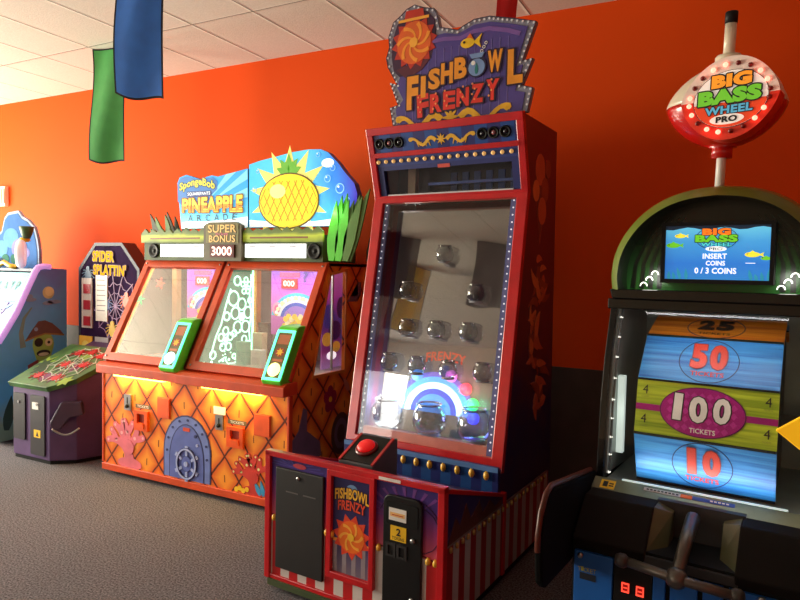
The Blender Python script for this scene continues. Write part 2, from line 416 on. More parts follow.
# banners hung from the ceiling
def banner(x, y, rz, w, h, label, cols, top=CH, sway=.02, bottom=.0, seed=1, name='hanging_banner'):
    t = thing(name, label, 'banner', (x, y, top), rz)
    rr = random.Random(seed); nx, nz = 10, 22
    def grid(a0, a1, b0, b1, d, mi, mb):
        vs = []; fs = []
        for s in (0, 1):
            for j in range(nz+1):
                for i in range(nx+1):
                    u = a0+(a1-a0)*i/nx; v = b0+(b1-b0)*j/nz
                    zz = -v*h-.02*math.sin(u*5)*v+bottom*(u)*v
                    yy = sway*math.sin(v*5+u*2.2+seed)+sway*.5*math.sin(u*7+v*3)
                    xx = (u-.5)*w*(1-.05*math.sin(v*PI))+.012*math.sin(v*4+seed)
                    vs.append((xx, yy+(d if s else -d), zz))
        N = (nx+1)*(nz+1)
        for j in range(nz):
            for i in range(nx):
                k = j*(nx+1)+i
                fs.append((k, k+nx+1, k+nx+2, k+1)); fs.append((N+k, N+k+1, N+k+nx+2, N+k+nx+1))
        mb.add(vs, fs, mi, True)
    a = MB(); grid(.03, .97, .0, .985, .0015, 0, a); a.build('cloth', cols[0], t)
    b = MB(); grid(0, .03, 0, 1, .003, 0, b); grid(.97, 1, 0, 1, .003, 0, b); grid(0, 1, .985, 1, .003, 0, b); grid(0, 1, 0, .012, .003, 0, b)
    b.build('hem', cols[1], t)
    return t
BLUE_C = mat('blue_nylon', (60, 136, 250), .55, noise=.1); GREEN_C = mat('green_nylon', (74, 168, 84), .55, noise=.1); RED_C = mat('red_nylon', (214, 16, 24), .5, noise=.08)
HEM = mat('dark_hem', (20, 20, 34), .7); YEL_C = mat('yellow_nylon', (255, 220, 40), .55)
banner(-4.42, 3.46, 18, .30, .87, 'green cloth banner with a dark hem hanging at the left', (GREEN_C, HEM), top=CH-.002, sway=.015, seed=1, bottom=-.03)
banner(-2.99, 2.545, 18, .30, .73, 'blue cloth banner hanging nearest, in front of the green one', (BLUE_C, HEM), top=CH-.002, sway=.014, seed=2, bottom=-.06)
banner(-1.245, 3.72, 25, .125, .55, 'red cloth banner hanging behind the crest of the tall red game', (RED_C, RED_C), top=CH-.002, sway=.01, seed=3)

# ------------------------------------------------------------------ twin-bay pusher cabinet with the pineapple skin print
def pusher():
    W = 1.72
    t = thing('pusher_cabinet', 'wide twin-bay orange prize game with pineapple skin print and lit yellow topper', 'arcade machine', (-4.152, 3.215, 0))
    ORA = M('orange_trim'); SKIN = pineapple_mat(); BLK = M('black')
    f0 = front(0); fR = right(W)
    MB().box(.02, W-.02, .02, .92, .032, .08).box(.0, W, 0, .93, .075, .76).build('lower_cabinet', SKIN, t)
    b = MB(); b.box(-.004, W+.008, -.012, .03, .03, .08); b.box(-.008, .012, -.008, .03, .085, .76); b.box(W-.010, W+.008, -.008, .03, .085, .76)
    b.build('edge_trim', ORA, t, .004)
    for x in (.08, W-.08):
        for y in (.07, .86):
            MB().lathe([(.026, 0), (.026, .012), (.012, .016), (.012, .035)], Fr((x, y, 0), (1, 0, 0), (0, 1, 0)), 12).build('foot', M('steel'), t)
    # ledge of each bay with its yellow under-light
    for x0, x1, y0, l0, l1 in ((.0, .825, -.065, .17, .67), (.825, W+.02, -.085, 1.03, 1.54)):
        prof = [(y0, .765), (y0, .825), (y0+.03, .845), (.06, .845), (.06, .765)]
        MB().prism(prof, Fr((x0, 0, 0), (0, 1, 0), (0, 0, 1)), 0, x1-x0).build('ledge', ORA, t, .004)
        MB().box(l0, l1, -.05, -.015, .752, .764).build('light_strip', lit('warm_strip', (255, 214, 90), 9), t)
        lamp('strip_glow', t, ((l0+l1)/2, -.035, .745), 2.6, (1, .72, .18), l1-l0, (0, .35, -1), .03)
    # ---------- prints on the front
    h = MB()
    arch = lambda hw, z1, z0=.088, cx=.855: [(cx-hw, z0), (cx+hw, z0), (cx+hw*1.0, z1-.25)]+[(cx+hw*math.cos(a), z1-.25+.25*math.sin(a)) for a in [PI*i/14 for i in range(1, 14)]]+[(cx-hw, z1-.25)]
    h.prism(arch(.222, .535), f0, 0, .003, 1); h.prism(arch(.212, .525), f0, .003, .0045, 0)
    h.prism(arch(.165, .475), f0, .0045, .0055, 1); h.prism(arch(.157, .467), f0, .0055, .007, 2)
    for i in range(9):
        a = PI*(i-.3)/7.6; h.prism(circ(.855+.188*math.cos(a), .28+.222*math.sin(a), .009, n=10), f0, .0045, .008, 1)
    h.ring(circ(.86, .20, .098, .112, 28), circ(.86, .20, .078, .092, 28), f0, .007, .016, 1); h.ring(circ(.86, .20, .094, .108, 28), circ(.86, .20, .082, .096, 28), f0, .012, .019, 3)
    h.prism(circ(.86, .20, .052, .06, 20), f0, .007, .010, 1); h.prism(circ(.86, .20, .045, .053, 20), f0, .010, .013, 2); h.prism(circ(.86, .2, .018, n=12), f0, .013, .02, 3)
    for i in range(6):
        a = PI/2+i*PI/3; h.stroke([(.86+.05*math.cos(a), .2+.055*math.sin(a)), (.86+.118*math.cos(a), .2+.122*math.sin(a))], .018, f0, .008, .014, 3, w1=.026)
    h.prism(rect(.825, .885, .425, .45), f0, .007, .010, 4); h.prism(circ(.94, .40, .012, n=10), f0, .007, .012, 1); h.prism(circ(.955, .34, .010, n=10), f0, .007, .012, 3)
    h.build('hatch_print', [mat('hatch_blue', (112, 128, 196), .4), mat('hatch_dark', (50, 56, 110), .4), mat('hatch_mid', (90, 104, 176), .4), mat('hatch_light', (160, 172, 220), .4), mat('hatch_red', (206, 70, 40), .4)], t, label='blue arched hatch with a hand wheel printed on the front')
    def coral(cx, cz, s, cols, seed, fr=f0, name='coral_print'):
        r_ = random.Random(seed); c = MB()
        def br(x, z, a, l, w, lev):
            n = 5; pts = []
            for i in range(n):
                u = i/(n-1); pts.append((x+l*u*math.cos(a+.25*u), z+l*u*math.sin(a+.25*u)))
            dk = .003+.0006*lev+.0001*len(c.f) % .0004
            c.stroke(pts, w, fr, 0, dk, 0, w1=w*.72); c.prism(circ(pts[-1][0], pts[-1][1], w*.40, n=10), fr, 0, dk+.0002, 0)
            c.prism(circ(pts[-1][0], pts[-1][1], w*.17, n=8), fr, 0, dk+.0008, 1)
            if lev < 2:
                for da in ((-.62, .55) if lev else (-1.0, -.35, .3, .95)):
                    br(pts[-1][0], pts[-1][1], a+da+r_.uniform(-.12, .12), l*(.72 if lev else .95), w*.74, lev+1)
        br(cx, cz, PI/2, .10*s, .085*s, 0); c.prism(circ(cx-.012*s, cz+.105*s, .05*s, .045*s, 16), fr, 0, .0066, 0)
        c.prism(circ(cx, cz+.01, .10*s, .035*s, 16), fr, 0, .0026, 0)
        return c.build(name, cols, t)
    coral(.285, .10, 1.25, [mat('pink_coral', (226, 112, 128), .4), mat('pink_coral_tip', (246, 170, 176), .4)], 3)
    coral(1.45, .10, .95, [mat('red_coral', (206, 56, 44), .4), mat('red_coral_tip', (232, 226, 150), .4)], 5)
    w = MB()
    for i in range(5): w.prism(leaf(1.50+.028*i, .092, .10, .035, PI/2+.5-.25*i), f0, 0, .0046, 0)
    for i in range(4): w.prism(circ(1.30+.03*i, .10+.012*(i % 2), .017, n=10), f0, 0, .0048, 1)
    w.build('seaweed_print', [mat('weed_blue', (60, 150, 200), .4), M('yellow_print')], t)
    for x0, x1, z0, z1, wn in ((.238, .306, .505, .62, 0), (1.12, 1.186, .475, .575, 1)):
        c = MB(); c.prism(rrect(x0, x1, z0, z1, .008), f0, 0, .012); o = c.build('coin_plate', M('steel'), t)
        c = MB(); c.prism(rect((x0+x1)/2-.004, (x0+x1)/2+.004, (z0+z1)/2-.01, z1-.02), f0, .012, .014); c.lathe([(.014, .012), (.014, .022), (.010, .026)], Fr(((x0+x1)/2, 0, z0+.03), (1, 0, 0), (0, 0, 1)), 12); c.build('slot', BLK, o)
    c = MB(); c.prism(rect(1.10, 1.20, .578, .628), f0, 0, .006); c.build('paper_note', M('white_print'), t, label='cream paper note above the coin plate')
    HOL = mat('orange_plastic', (236, 88, 22), .35)
    for x0, x1, z0, z1 in ((.352, .486, .374, .517), (1.228, 1.366, .378, .513)):
        c = MB(); c.ring(rect(x0, x1, z0, z1), rect(x0+.03, x1-.03, z0+.035, z1-.022), f0, 0, .022); c.prism(rect(x0+.03, x1-.03, z0+.035, z1-.022), f0, 0, .002, 1)
        c.prism([(x0+.03, z0+.02), (x1-.03, z0+.02), (x1-.035, z0+.055), (x0+.035, z0+.055)], f0, .002, .03, 0)
        c.build('ticket_dispenser', [HOL, mat('orange_hollow', (150, 44, 14), .5)], t)
        c = MB(); c.prism(rrect(x0-.005, x1+.015, z1+.014, z1+.044, .006), f0, 0, .003, 0)
        c.text('TICKETS', f0, (x0+x1)/2+.005, z1+.029, .115, .017, .0042, 1, .01); c.build('dispenser_label', [mat('olive_label', (104, 90, 50), .5), M('white_print')], t)
    for x0, x1, z0, z1 in ((.578, .69, .494, .63), (1.45, 1.575, .484, .618)):
        c = MB(); c.prism(rect(x0, x1, z0, z1), f0, 0, .012); c.ring(rect(x0-.006, x1+.006, z0-.006, z1+.006), rect(x0, x1, z0, z1), f0, 0, .005)
        c.build('access_flap', mat('flap_orange', (226, 84, 26), .4), t)
    # prints on the right side
    s = MB()
    for i in range(5):
        a = PI/2+i*2*PI/5; s.prism(circ(.46+.045*math.cos(a), .665+.055*math.sin(a), .034, .042, 12), fR, 0, .003+.0001*i, 0)
    s.prism(circ(.46, .665, .02, n=10), fR, 0, .005, 1)
    s.prism(leaf(.70, .69, .13, .05, 2.2), fR, 0, .003, 3)
    s.prism([(.0, .44), (.10, .52), (.15, .66), (.19, .64), (.19, .50), (.34, .40), (.36, .30), (.02, .30)], fR, 0, .003, 2)
    s.prism(circ(.60, .40, .12, .15, 20), fR, 0, .0033, 4); s.prism(circ(.60, .40, .085, .11, 20), fR, 0, .004, 2); s.prism(circ(.60, .40, .05, .065, 16), fR, 0, .0045, 4)
    s.prism([(.80, 1.33), (.80, 1.47), (.84, 1.47), (.84, 1.37), (.70, 1.37), (.66, 1.33)], fR, 0, .003, 2)
    s.build('side_print', [mat('flower_mag', (160, 30, 70), .4), M('yellow_print'), mat('shell_grey', (120, 100, 116), .4), mat('pale_pink', (206, 130, 110), .4), mat('shell_brown', (92, 66, 56), .4)], t)
    # ---------- upper housing
    sl = Fr((0, .02, .845), (1, 0, 0), (0, .40, .745))   # the sloping front
    SL = math.hypot(.40, .745)
    prof = [(.0, .845), (.42, 1.60), (.93, 1.60), (.93, .845)]
    fx = lambda x: Fr((x, 0, 0), (0, 1, 0), (0, 0, 1))
    MB().ring([(.0, .76), (.42, 1.60), (.93, 1.60), (.93, .76)], [(.25, .85), (.44, 1.52), (.635, 1.55), (.635, .845)], fx(W-.025), 0, .025).build('side_panel', SKIN, t)
    g = MB(); g.prism([(.25, .85), (.44, 1.52), (.635, 1.55), (.635, .845)], fx(W-.018), 0, .005); g.build('side_window', glass('side_glass', .05, .35), t)
    g = MB(); g.ring([(.235, .835), (.43, 1.535), (.65, 1.565), (.65, .83)], [(.255, .855), (.445, 1.515), (.63, 1.545), (.63, .85)], fx(W), 0, .006); g.build('window_edging', mat('amber_edging', (226, 140, 60), .35), t)
    MB().prism(prof, fx(0), 0, .025).build('side_panel', [SKIN], t)
    MB().prism([(.06, .85), (.43, 1.58), (.90, 1.58), (.90, .85)], fx(.025), 0, .003).build('inner_liner', mat('inner_beige', (98, 85, 78), .4), t)
    MB().box(.025, W-.025, .90, .93, .78, 1.60).build('back_panel', mat('pale_inner', (150, 140, 134), .5), t)
    MB().box(0, W, .42, .93, 1.58, 1.605).build('top_panel', ORA, t)
    MB().box(.025, W-.025, .06, .90, .80, .846).build('playfield_deck', mat('deck_white', (190, 180, 172), .3), t)
    for u0, u1 in ((-.005, .815), (.845, W+.005)):
        b = MB(); b.ring(rect(u0, u1, 0, SL), rect(u0+.055, u1-.055, .06, SL-.055), sl, -.005, .03); o = b.build('bay_frame', ORA, t, .003)
        b = MB()
        for a_ in (u0+.028, u1-.028):
            for c_ in (.03, SL-.03): b.lathe([(.008, .03), (.008, .033), (.004, .035)], Fr(sl.p(a_, c_), (1, 0, 0), sl.v), 8)
        b.build('screw', M('steel'), o)
        b = MB(); b.prism(rect(u0+.05, u1-.05, .055, SL-.05), sl, .006, .012); b.build('bay_glass', glass('bay_glass', .05, .35), t)
    b = MB(); b.prism(rect(.815, .845, 0, SL), sl, -.02, .018); b.build('mullion', mat('brown_mullion', (120, 40, 22), .4), t)
    # interior
    GL = lit('neon_green', (150, 255, 200), 2.6); WG = lit('neon_white', (190, 255, 225), 1.6)
    fD = Fr((.872, 0, 0), (0, 1, 0), (0, 0, 1))
    MB().prism([(.05, .86), (.42, 1.555), (.64, 1.555), (.64, .86)], fD, -.008, 0).build('divider_panel', lit('etched_panel', (62, 130, 104), .28), t)
    n = MB()
    for (a_, c_, r_) in ((.47, 1.46, .034), (.43, 1.33, .055), (.36, 1.20, .03), (.22, .93, .028), (.61, 1.31, .02), (.44, .90, .018), (.44, 1.07, .024)):
        n.ring(circ(a_, c_, r_+.006, n=18), circ(a_, c_, r_-.006, n=18), fD, 0, .004)
    for (a_, c_, r_, pt) in ((.52, 1.19, .118, 5), (.35, 1.03, .08, 5), (.55, .955, .078, 5), (.565, 1.42, .06, 5)):
        for i in range(pt):
            q = PI/2+2*PI*i/pt; cx, cy = a_+r_*.62*math.cos(q), c_+r_*.8*math.sin(q)
            n.ring(circ(cx, cy, r_*.42, n=14), circ(cx, cy, r_*.42-.011, n=14), fD, 0, .004)
        n.prism(circ(a_, c_, r_*.28, n=10), fD, 0, .005)
    for (pts, ww) in (([(.20+.05*i, .93+.115*i+.02*math.sin(i*2.2)) for i in range(5)], .012), ([(.615+.012*math.sin(i*1.7), .88+.07*i) for i in range(10)], .012), ([(.28+.03*math.sin(i*1.3)+.03*i, .875+.03*math.sin(i)) for i in range(9)], .010)):
        n.stroke(pts, ww, fD, 0, .0042)
    for i in range(22): n.prism(circ(.10+.52*R.random(), .88, .012, n=8) if i > 15 else circ(.3+.32*R.random(), .9+.2*R.random(), .006, n=8), fD, 0, .0038)
    n.build('neon_etching', WG, t)
    n = MB(); n.stroke([(.03, .87), (.41, 1.55)], .02, fD, -.006, .008); n.stroke([(.64, .87), (.64, 1.55)], .012, fD, -.006, .01); n.build('panel_edge_light', GL, t)
    MB().box(.855, .90, .655, .71, .845, 1.56).build('post', mat('orange_post', (232, 130, 40), .4), t)
    MB().box(.115, .165, .55, .60, .845, 1.56).build('post', mat('tan_post', (196, 150, 100), .45), t)
    n = MB(); n.stroke([(.04, .87), (.42, 1.555)], .05, Fr((.03, 0, 0), (0, 1, 0), (0, 0, 1)), 0, .008); n.build('edge_strip', lit('amber_strip', (255, 150, 50), .8), t)
    n = MB(); n.prism(star(.30, 1.30, .05, .018, 5), Fr((.03, 0, 0), (0, 1, 0), (0, 0, 1)), 0, .01, 0); n.prism(star(.50, 1.42, .05, .018, 5), Fr((.03, 0, 0), (0, 1, 0), (0, 0, 1)), 0, .01, 1)
    n.build('star_sticker', [lit('green_glow', (70, 220, 120), .5), lit('red_glow', (240, 90, 70), .5)], t)
    PUR = ramp_mat('purple_playboard', 2, [(1.05, (180, 70, 160)), (1.3, (214, 110, 200)), (1.56, (96, 54, 176))], .4, .4)
    for x0, x1, z0 in ((.27, .70, 1.09), (1.12, 1.56, 1.07)):
        fb = front(.56); b = MB(); b.prism(rect(x0, x1, z0, 1.555), fb, -.015, 0); o = b.build('play_board', PUR, t)
        p = MB(); cx, cz = x0+.24, z0+.12
        for k, (rr, mi) in enumerate(((.235, 0), (.205, 1), (.178, 2), (.15, 3), (.12, 4))):
            p.prism(circ(cx, cz, rr, rr*.82, 26, .12, PI-.12), fb, 0, .003+.0012*k, mi)
        for i in range(16):
            a = .25+2.6*i/15; p.prism(circ(cx+.192*math.cos(a), cz+.158*math.sin(a), .015, n=8), fb, .003, .010, 2 if i % 2 else 5)
        for i in range(15): p.prism(circ(cx-.11+.027*(i % 8)+.012*(i//8), cz-.05+.05*(i//8)+.02*(i % 2), .022, n=9), fb, 0, .010+.0003*i, (1, 5, 1)[i % 3])
        p.prism(circ(x0+.06, z0+.19, .045, .05, 14), fb, 0, .004, 6); p.prism(circ(x0+.06, z0+.19, .026, .03, 12), fb, .004, .0055, 7)
        p.prism(rect(x0+.30, x0+.40, z0+.02, z0+.13), fb, 0, .0125, 8)
        for i in range(5): p.prism(rect(x0+.312, x0+.388, z0+.034+.018*i, z0+.041+.018*i), fb, .0125, .0135, 5)
        p.build('board_print', [lit('cyan_arc', (60, 190, 230), .22), lit('yellow_arc', (246, 210, 60), .22), lit('white_arc', (240, 240, 250), .22), lit('blue_arc', (60, 90, 210), .22), lit('violet_arc', (160, 120, 220), .22), lit('cream_arc', (250, 236, 190), .22), lit('pink_arc', (250, 150, 190), .22), lit('rose_arc', (220, 80, 150), .22), mat('brown_arc', (150, 110, 80), .5)], o)
        p = MB(); p.prism(rect(x0+.10, x0+.24, 1.415, 1.485), fb, 0, .012, 0); p.text('000', fb, x0+.17, 1.45, .10, .042, .0135, 1, .02); p.prism(rect(x0+.08, x0+.26, 1.495, 1.53), fb, 0, .006, 2)
        p.text('?', fb, x0+.31, 1.50, .04, .075, .006, 3, .02)
        p.build('score_display', [lit('display_red', (200, 40, 40), .6), lit('display_digit', (255, 210, 190), 1.4), mat('display_cap', (150, 60, 120), .5), mat('mark_violet', (70, 50, 140), .5)], o)
    fq = right(1.605); PB = ramp_mat('side_board_violet', 2, [(.85, (200, 150, 220)), (.98, (150, 50, 130)), (1.2, (60, 60, 150)), (1.35, (190, 80, 190)), (1.55, (220, 130, 210))], .4, .3)
    q_ = MB(); q_.prism(rect(.52, .89, .85, 1.555), fq, -.012, 0); o = q_.build('side_board', PB, t)
    q_ = MB()
    for (y, z, a_, b_, m_) in ((.60, 1.22, .07, .09, 0), (.68, 1.12, .08, .07, 1), (.58, 1.06, .06, .05, 2), (.76, 1.28, .06, .08, 1), (.70, 1.0, .05, .04, 2), (.80, 1.10, .07, .06, 0), (.64, .94, .06, .03, 3)): q_.prism(circ(y, z, a_, b_, 16), fq, 0, .003+.0006*m_+a_*.01, m_)
    q_.build('board_print', [lit('side_blue', (40, 60, 150), .3), lit('side_navy', (30, 30, 90), .25), lit('side_amber', (230, 170, 70), .3), lit('side_white', (255, 240, 255), 1.2)], o)
    MB().box(1.655, 1.668, .55, .565, .85, 1.55).build('post', M('steel'), t)
    for x in (.40, 1.30):
        MB().box(x-.36, x+.36, .46, .50, 1.565, 1.58).build('light_tube', lit('tube_white', (255, 244, 226), 5), t)
        lamp('bay_light', t, (x, .42, 1.55), 3.2, (1, .93, .84), .6, (0, .15, -1), .06)
    for x, y, hh, c, cc, lab in ((.56, .42, .20, 'pale_bin', (190, 196, 210), 'pale grey bin standing in the left bay of the orange game'), (.98, .42, .17, 'box_mint', (140, 196, 170), 'mint green prize box right beside the glowing etched panel'), (1.10, .46, .24, 'box_cream', (220, 200, 160), 'cream prize box standing between the mint and the white one'),
                               (1.17, .36, .13, 'box_white', (226, 230, 226), 'small white prize box at the front of the right bay'), (1.02, .62, .30, 'box_brown', (120, 60, 44), 'tall brown prize box at the back of the right bay')):
        b = MB(); b.box(-.045, .045, -.03, .03, 0, hh); b.box(-.03, .03, -.032, -.03, .024, hh*.6, 1); o = b.build('prize_box', [mat(c, cc, .4), mat(c+'_face', tuple(min(255, int(v*.8+30)) for v in cc), .4)], None, .004)
        o.location = Vector(t.location)+Vector((x, y, .8465)); tag(o, lab, 'prize box', 'prizes inside the orange game')
    b = MB(); rr = random.Random(2)
    for i in range(60): b.lathe([(.011, 0), (.011, .003)], Fr((rr.uniform(.2, .50) if i % 2 else rr.uniform(1.24, 1.55), rr.uniform(.17, .32), .003*(i % 3)), (1, 0, 0), (0, 1, 0)), 8)
    o = b.build('prize_coins', M('steel')); o.location = Vector(t.location)+Vector((0, 0, .8465)); o['kind'] = 'stuff'; tag(o, 'scattered silver coins on the white decks of the orange game', 'coins')
    # ---------- control towers
    for x0, x1, bc in ((.672, .815, (200, 255, 250)), (1.565, 1.715, (255, 236, 150))):
        q = Fr((x0, 0, 0), (0, 1, 0), (0, 0, 1))
        MB().prism([(-.075, .835), (-.09, .86), (-.07, .885), (.085, 1.175), (.11, 1.19), (.26, 1.19), (.27, 1.15), (.13, .86), (.06, .835)], q, 0, x1-x0).build('control_tower', mat('tower_green', (100, 214, 52), .35), t, .008)
        fs = Fr((x0, -.0775, .87), (1, 0, 0), (0, .163, .30)); w = x1-x0; Lh = .335
        e = MB(); e.ring(rect(.006, w-.006, -.008, Lh-.004), rect(.02, w-.02, .008, Lh-.02), fs, 0, .010); e.build('edge_light', lit('tower_led', (90, 255, 190), 2.2), t)
        e = MB(); e.prism(rect(.02, w-.02, .008, Lh-.02), fs, 0, .005, 0); e.prism(rect(.03, w-.03, .235, .30), fs, .005, .006, 1); e.prism(circ(w/2, .18, .036, .03, 14), fs, .005, .006, 2); e.prism(star(w/2, .18, .03, .015, 7), fs, .006, .007, 3)
        e.prism(rect(.035, w-.035, .118, .134), fs, .005, .006, 1)
        e.build('instruction_card', [mat('card_olive', (110, 92, 50), .4), mat('card_tan', (190, 110, 70), .4), mat('card_red', (180, 60, 40), .4), M('yellow_print')], t)
        e = MB(); e.lathe([(.045, 0), (.045, .006), (.038, .014), (.02, .02), (.002, .021)], Fr(fs.p(w/2, .062, .005), fs.u, fs.v), 20); e.build('push_button', lit('button_glow_%d' % bc[2], bc, 2.4), t, label='glowing round button')
    # ---------- header
    hy = .36; fh = front(hy)
    MB().box(.015, W-.01, hy, .78, 1.605, 1.79).build('header_box', mat('header_green', (62, 78, 30), .6, noise=.35, nscale=16), t)
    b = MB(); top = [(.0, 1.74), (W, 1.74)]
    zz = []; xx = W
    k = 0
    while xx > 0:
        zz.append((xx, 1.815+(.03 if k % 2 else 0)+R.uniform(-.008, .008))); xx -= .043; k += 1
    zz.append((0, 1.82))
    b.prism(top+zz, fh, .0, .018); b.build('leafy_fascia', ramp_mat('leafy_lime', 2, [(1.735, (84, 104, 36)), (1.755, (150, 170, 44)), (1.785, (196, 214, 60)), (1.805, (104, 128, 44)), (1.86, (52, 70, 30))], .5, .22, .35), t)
    b = MB()
    for x0, x1 in ((.10, .62), (1.10, 1.60)): b.prism(rect(x0, x1, 1.765, 1.778), fh, .018, .0195)
    b.build('fascia_caption', mat('caption_brown', (150, 104, 60), .5), t)
    for x0, x1 in ((.205, .675), (1.05, 1.575)):
        b = MB(); b.prism(rect(x0, x1, 1.632, 1.728), fh, 0, .012); o = b.build('light_panel', lit('panel_white', (250, 252, 255), 1.5), t)
        b = MB()
        for i in range(3):
            cx = x0+(x1-x0)*(i+.4)/3; b.prism(rect(cx-.03, cx+.03, 1.708, 1.716), fh, .012, .0135)
        b.build('panel_caption', mat('caption_grey', (100, 100, 110), .5), o)
    for x in (.125, 1.645):
        b = MB(); b.lathe([(.055, 0), (.055, .012), (.046, .014), (.03, .004), (.012, .003), (.010, .008), (.001, .009)], Fr((x, hy, 1.678), (1, 0, 0), (0, 0, 1)), 22); b.build('speaker', M('black'), t)
    b = MB(); b.prism([(.675, 1.605), (1.035, 1.605), (1.035, 1.86), (.98, 1.885), (.73, 1.885), (.675, 1.86)], fh, .0, .035, 0)
    b.prism(rect(.70, 1.01, 1.735, 1.875), fh, .035, .038, 1)
    b.text('SUPER', fh, .857, 1.838, .27, .058, .0405, 2, .02, (3, .004)); b.text('BONUS', fh, .857, 1.765, .25, .052, .0405, 2, .02, (3, .004)); b.text('ticket', fh, .857, 1.80, .12, .022, .042, 4, .01)
    bs = b.build('bonus_sign', [mat('sign_olive', (86, 76, 40), .5), mat('sign_green', (120, 116, 56), .5), lit('gold_print', (236, 196, 110), .25), mat('sign_shadow', (84, 44, 24), .5), mat('sign_pink', (230, 110, 150), .5)], t)
    b = MB(); b.prism(rect(.745, .975, 1.63, 1.722), fh, .035, .045, 0); b.text('3000', fh, .86, 1.676, .19, .064, .0465, 1, .012)
    b.build('score_display', [mat('led_window', (96, 24, 24), .3), lit('led_digit', (255, 200, 190), 2.6)], bs, label='dark red window showing 3000')
    # grass blades either end
    for side in (0, 1):
        b = MB(); rr = random.Random(11+side)
        n = 13 if side else 10
        for i in range(n):
            u = i/(n-1)
            bx = (1.79+.22*u) if side else (.24-.30*u)
            fl = Fr((0, (.345+.01*(i % 3) if side and u < .6 else .50+.16*rr.random()), 0), (1, 0, 0), (0, 0, 1))
            hgt = ((.36+.06*math.sin(u*PI)) if side else (.24+.10*math.sin(u*PI)))*rr.uniform(.85, 1.1)
            lean = (.05+.22*u)*(-1 if side else 1)
            c = (0 if u < .3 else (1 if u < .6 else 2)) if side else (1 if i % 2 else 2)  # right blades brightest next to the crest, its light painted in
            b.prism(leaf(bx, 1.615, hgt+.05, .085, PI/2+lean, lean*.8), fl, -.006, .006, c)
        b.build('grass_blades', [mat('blade_crest_lit', (90, 216, 50), .5), mat('blade_mid', (84, 130, 44), .5), mat('blade_dark', (52, 58, 28), .55)], t)
    # ---------- lit crest
    fm = front(.42); th = .06
    SKY = ramp_mat('crest_sky', 2, [(1.85, (150, 226, 250)), (1.95, (90, 205, 246)), (2.1, (36, 160, 236)), (2.3, (40, 160, 230))], .35, .65, .15)
    SKY2 = ramp_mat('crest_sky_right', 0, [(1.03, (60, 190, 240)), (1.5, (90, 205, 246)), (1.75, (40, 130, 230)), (1.93, (60, 50, 190))], .35, .65, .15)
    left = [(.35, 1.85), (.325, 2.05), (.305, 2.20), (.33, 2.245), (.40, 2.262), (.48, 2.24), (.56, 2.216), (.606, 2.236), (.66, 2.245), (.72, 2.232), (.80, 2.245), (1.006, 2.276), (1.012, 1.85)]
    rt = [(1.022, 1.85), (1.018, 2.303), (1.12, 2.325), (1.25, 2.343), (1.398, 2.366), (1.54, 2.376), (1.64, 2.37), (1.70, 2.345), (1.78, 2.271), (1.84, 2.2), (1.91, 2.13), (1.935, 2.06), (1.93, 1.98), (1.90, 1.85)]
    cl = MB().prism(left, fm, -th, 0, 0, 1).build('crest', [SKY, mat('crest_edge', (36, 90, 160), .4)], t, label='backlit blue crest, left half with the lettering')
    b = MB()
    for i in range(7):
        a = .25+.42*i; b.prism([(.36+.02*math.cos(a), 1.92), (.36+1.1*math.cos(a*.45+.05), 1.92+.62*math.sin(a*.45+.05)), (.36+1.1*math.cos(a*.45+.13), 1.92+.62*math.sin(a*.45+.13))], fm, 0, .0001, 0) if 0 else None
    b.prism([(.36, 1.852), (1.01, 1.852), (1.01, 1.93), (.86, 1.915), (.6, 1.90), (.45, 1.905), (.36, 1.90)], fm, 0, .002, 0)
    b.prism([(.62, 2.06), (.80, 2.245), (.90, 2.259)], fm, 0, .0016, 1); b.prism([(.66, 2.05), (1.005, 2.272), (1.006, 2.20)], fm, 0, .0016, 1); b.prism([(.72, 2.04), (1.006, 2.14), (1.008, 2.07)], fm, 0, .0016, 1)
    logo = [(.315, 2.06), (.31, 2.19), (.34, 2.235), (.40, 2.25), (.47, 2.235), (.55, 2.205), (.61, 2.225), (.67, 2.232), (.715, 2.20), (.715, 2.14), (.66, 2.10), (.62, 2.05), (.45, 2.03), (.36, 2.03)]
    b.prism(logo, fm, 0, .003, 2)
    arcw = lambda a, c: (a, c+.02*math.cos(a*14))
    b.text('SpongeBob', fm, .515, 2.178, .36, .075, .0055, 3, .03, (4, .006), arcw)
    b.prism(rrect(.41, .66, 2.09, 2.132, .012), fm, .003, .005, 5); b.text('SQUAREPANTS', fm, .535, 2.111, .23, .028, .0065, 0, .015)
    grow = lambda a, c: (a, c*(1.0+.28*a))
    b.text('PINEAPPLE', fm, .665, 2.027, .60, .115, .0065, 6, .04, (7, .009), grow)
    b.text('PINEAPPLE', fm, .665, 2.0, .60, .052, .0078, 8, .04, None, grow)
    for i, c in enumerate('ARCADE'): b.text(c, fm, .45+.088*i, 1.930, .045, .048, .0045, 9, .0, None, None, .15*math.sin(i*2.1))
    b.build('lettering', [lit('crest_white', (240, 252, 255), .75), lit('crest_ray', (130, 220, 250), .4), lit('logo_blue', (60, 130, 210), .3), lit('logo_yellow', (226, 220, 70), .45), mat('logo_outline', (40, 96, 150), .5), lit('logo_deep', (24, 60, 140), .2), lit('pine_gold', (255, 226, 70), .55), mat('pine_outline', (150, 84, 20), .5), lit('pine_orange', (250, 160, 40), .45), M('ink')], cl)
    cr2 = MB().prism(rt, fm, -th, 0, 0, 1).build('crest', [SKY2, mat('crest_edge', (36, 90, 160))], t, label='backlit blue crest, taller right half with a big yellow pineapple')
    b = MB(); px, pz = 1.375, 2.05
    b.prism(star(px, pz+.02, .345, .20, 13, .1), fm, 0, .002, 0)
    b.prism([(1.03, 1.852), (1.88, 1.852), (1.87, 1.92), (1.76, 1.90), (1.6, 1.885), (1.2, 1.89), (1.03, 1.905)], fm, 0, .004, 7)
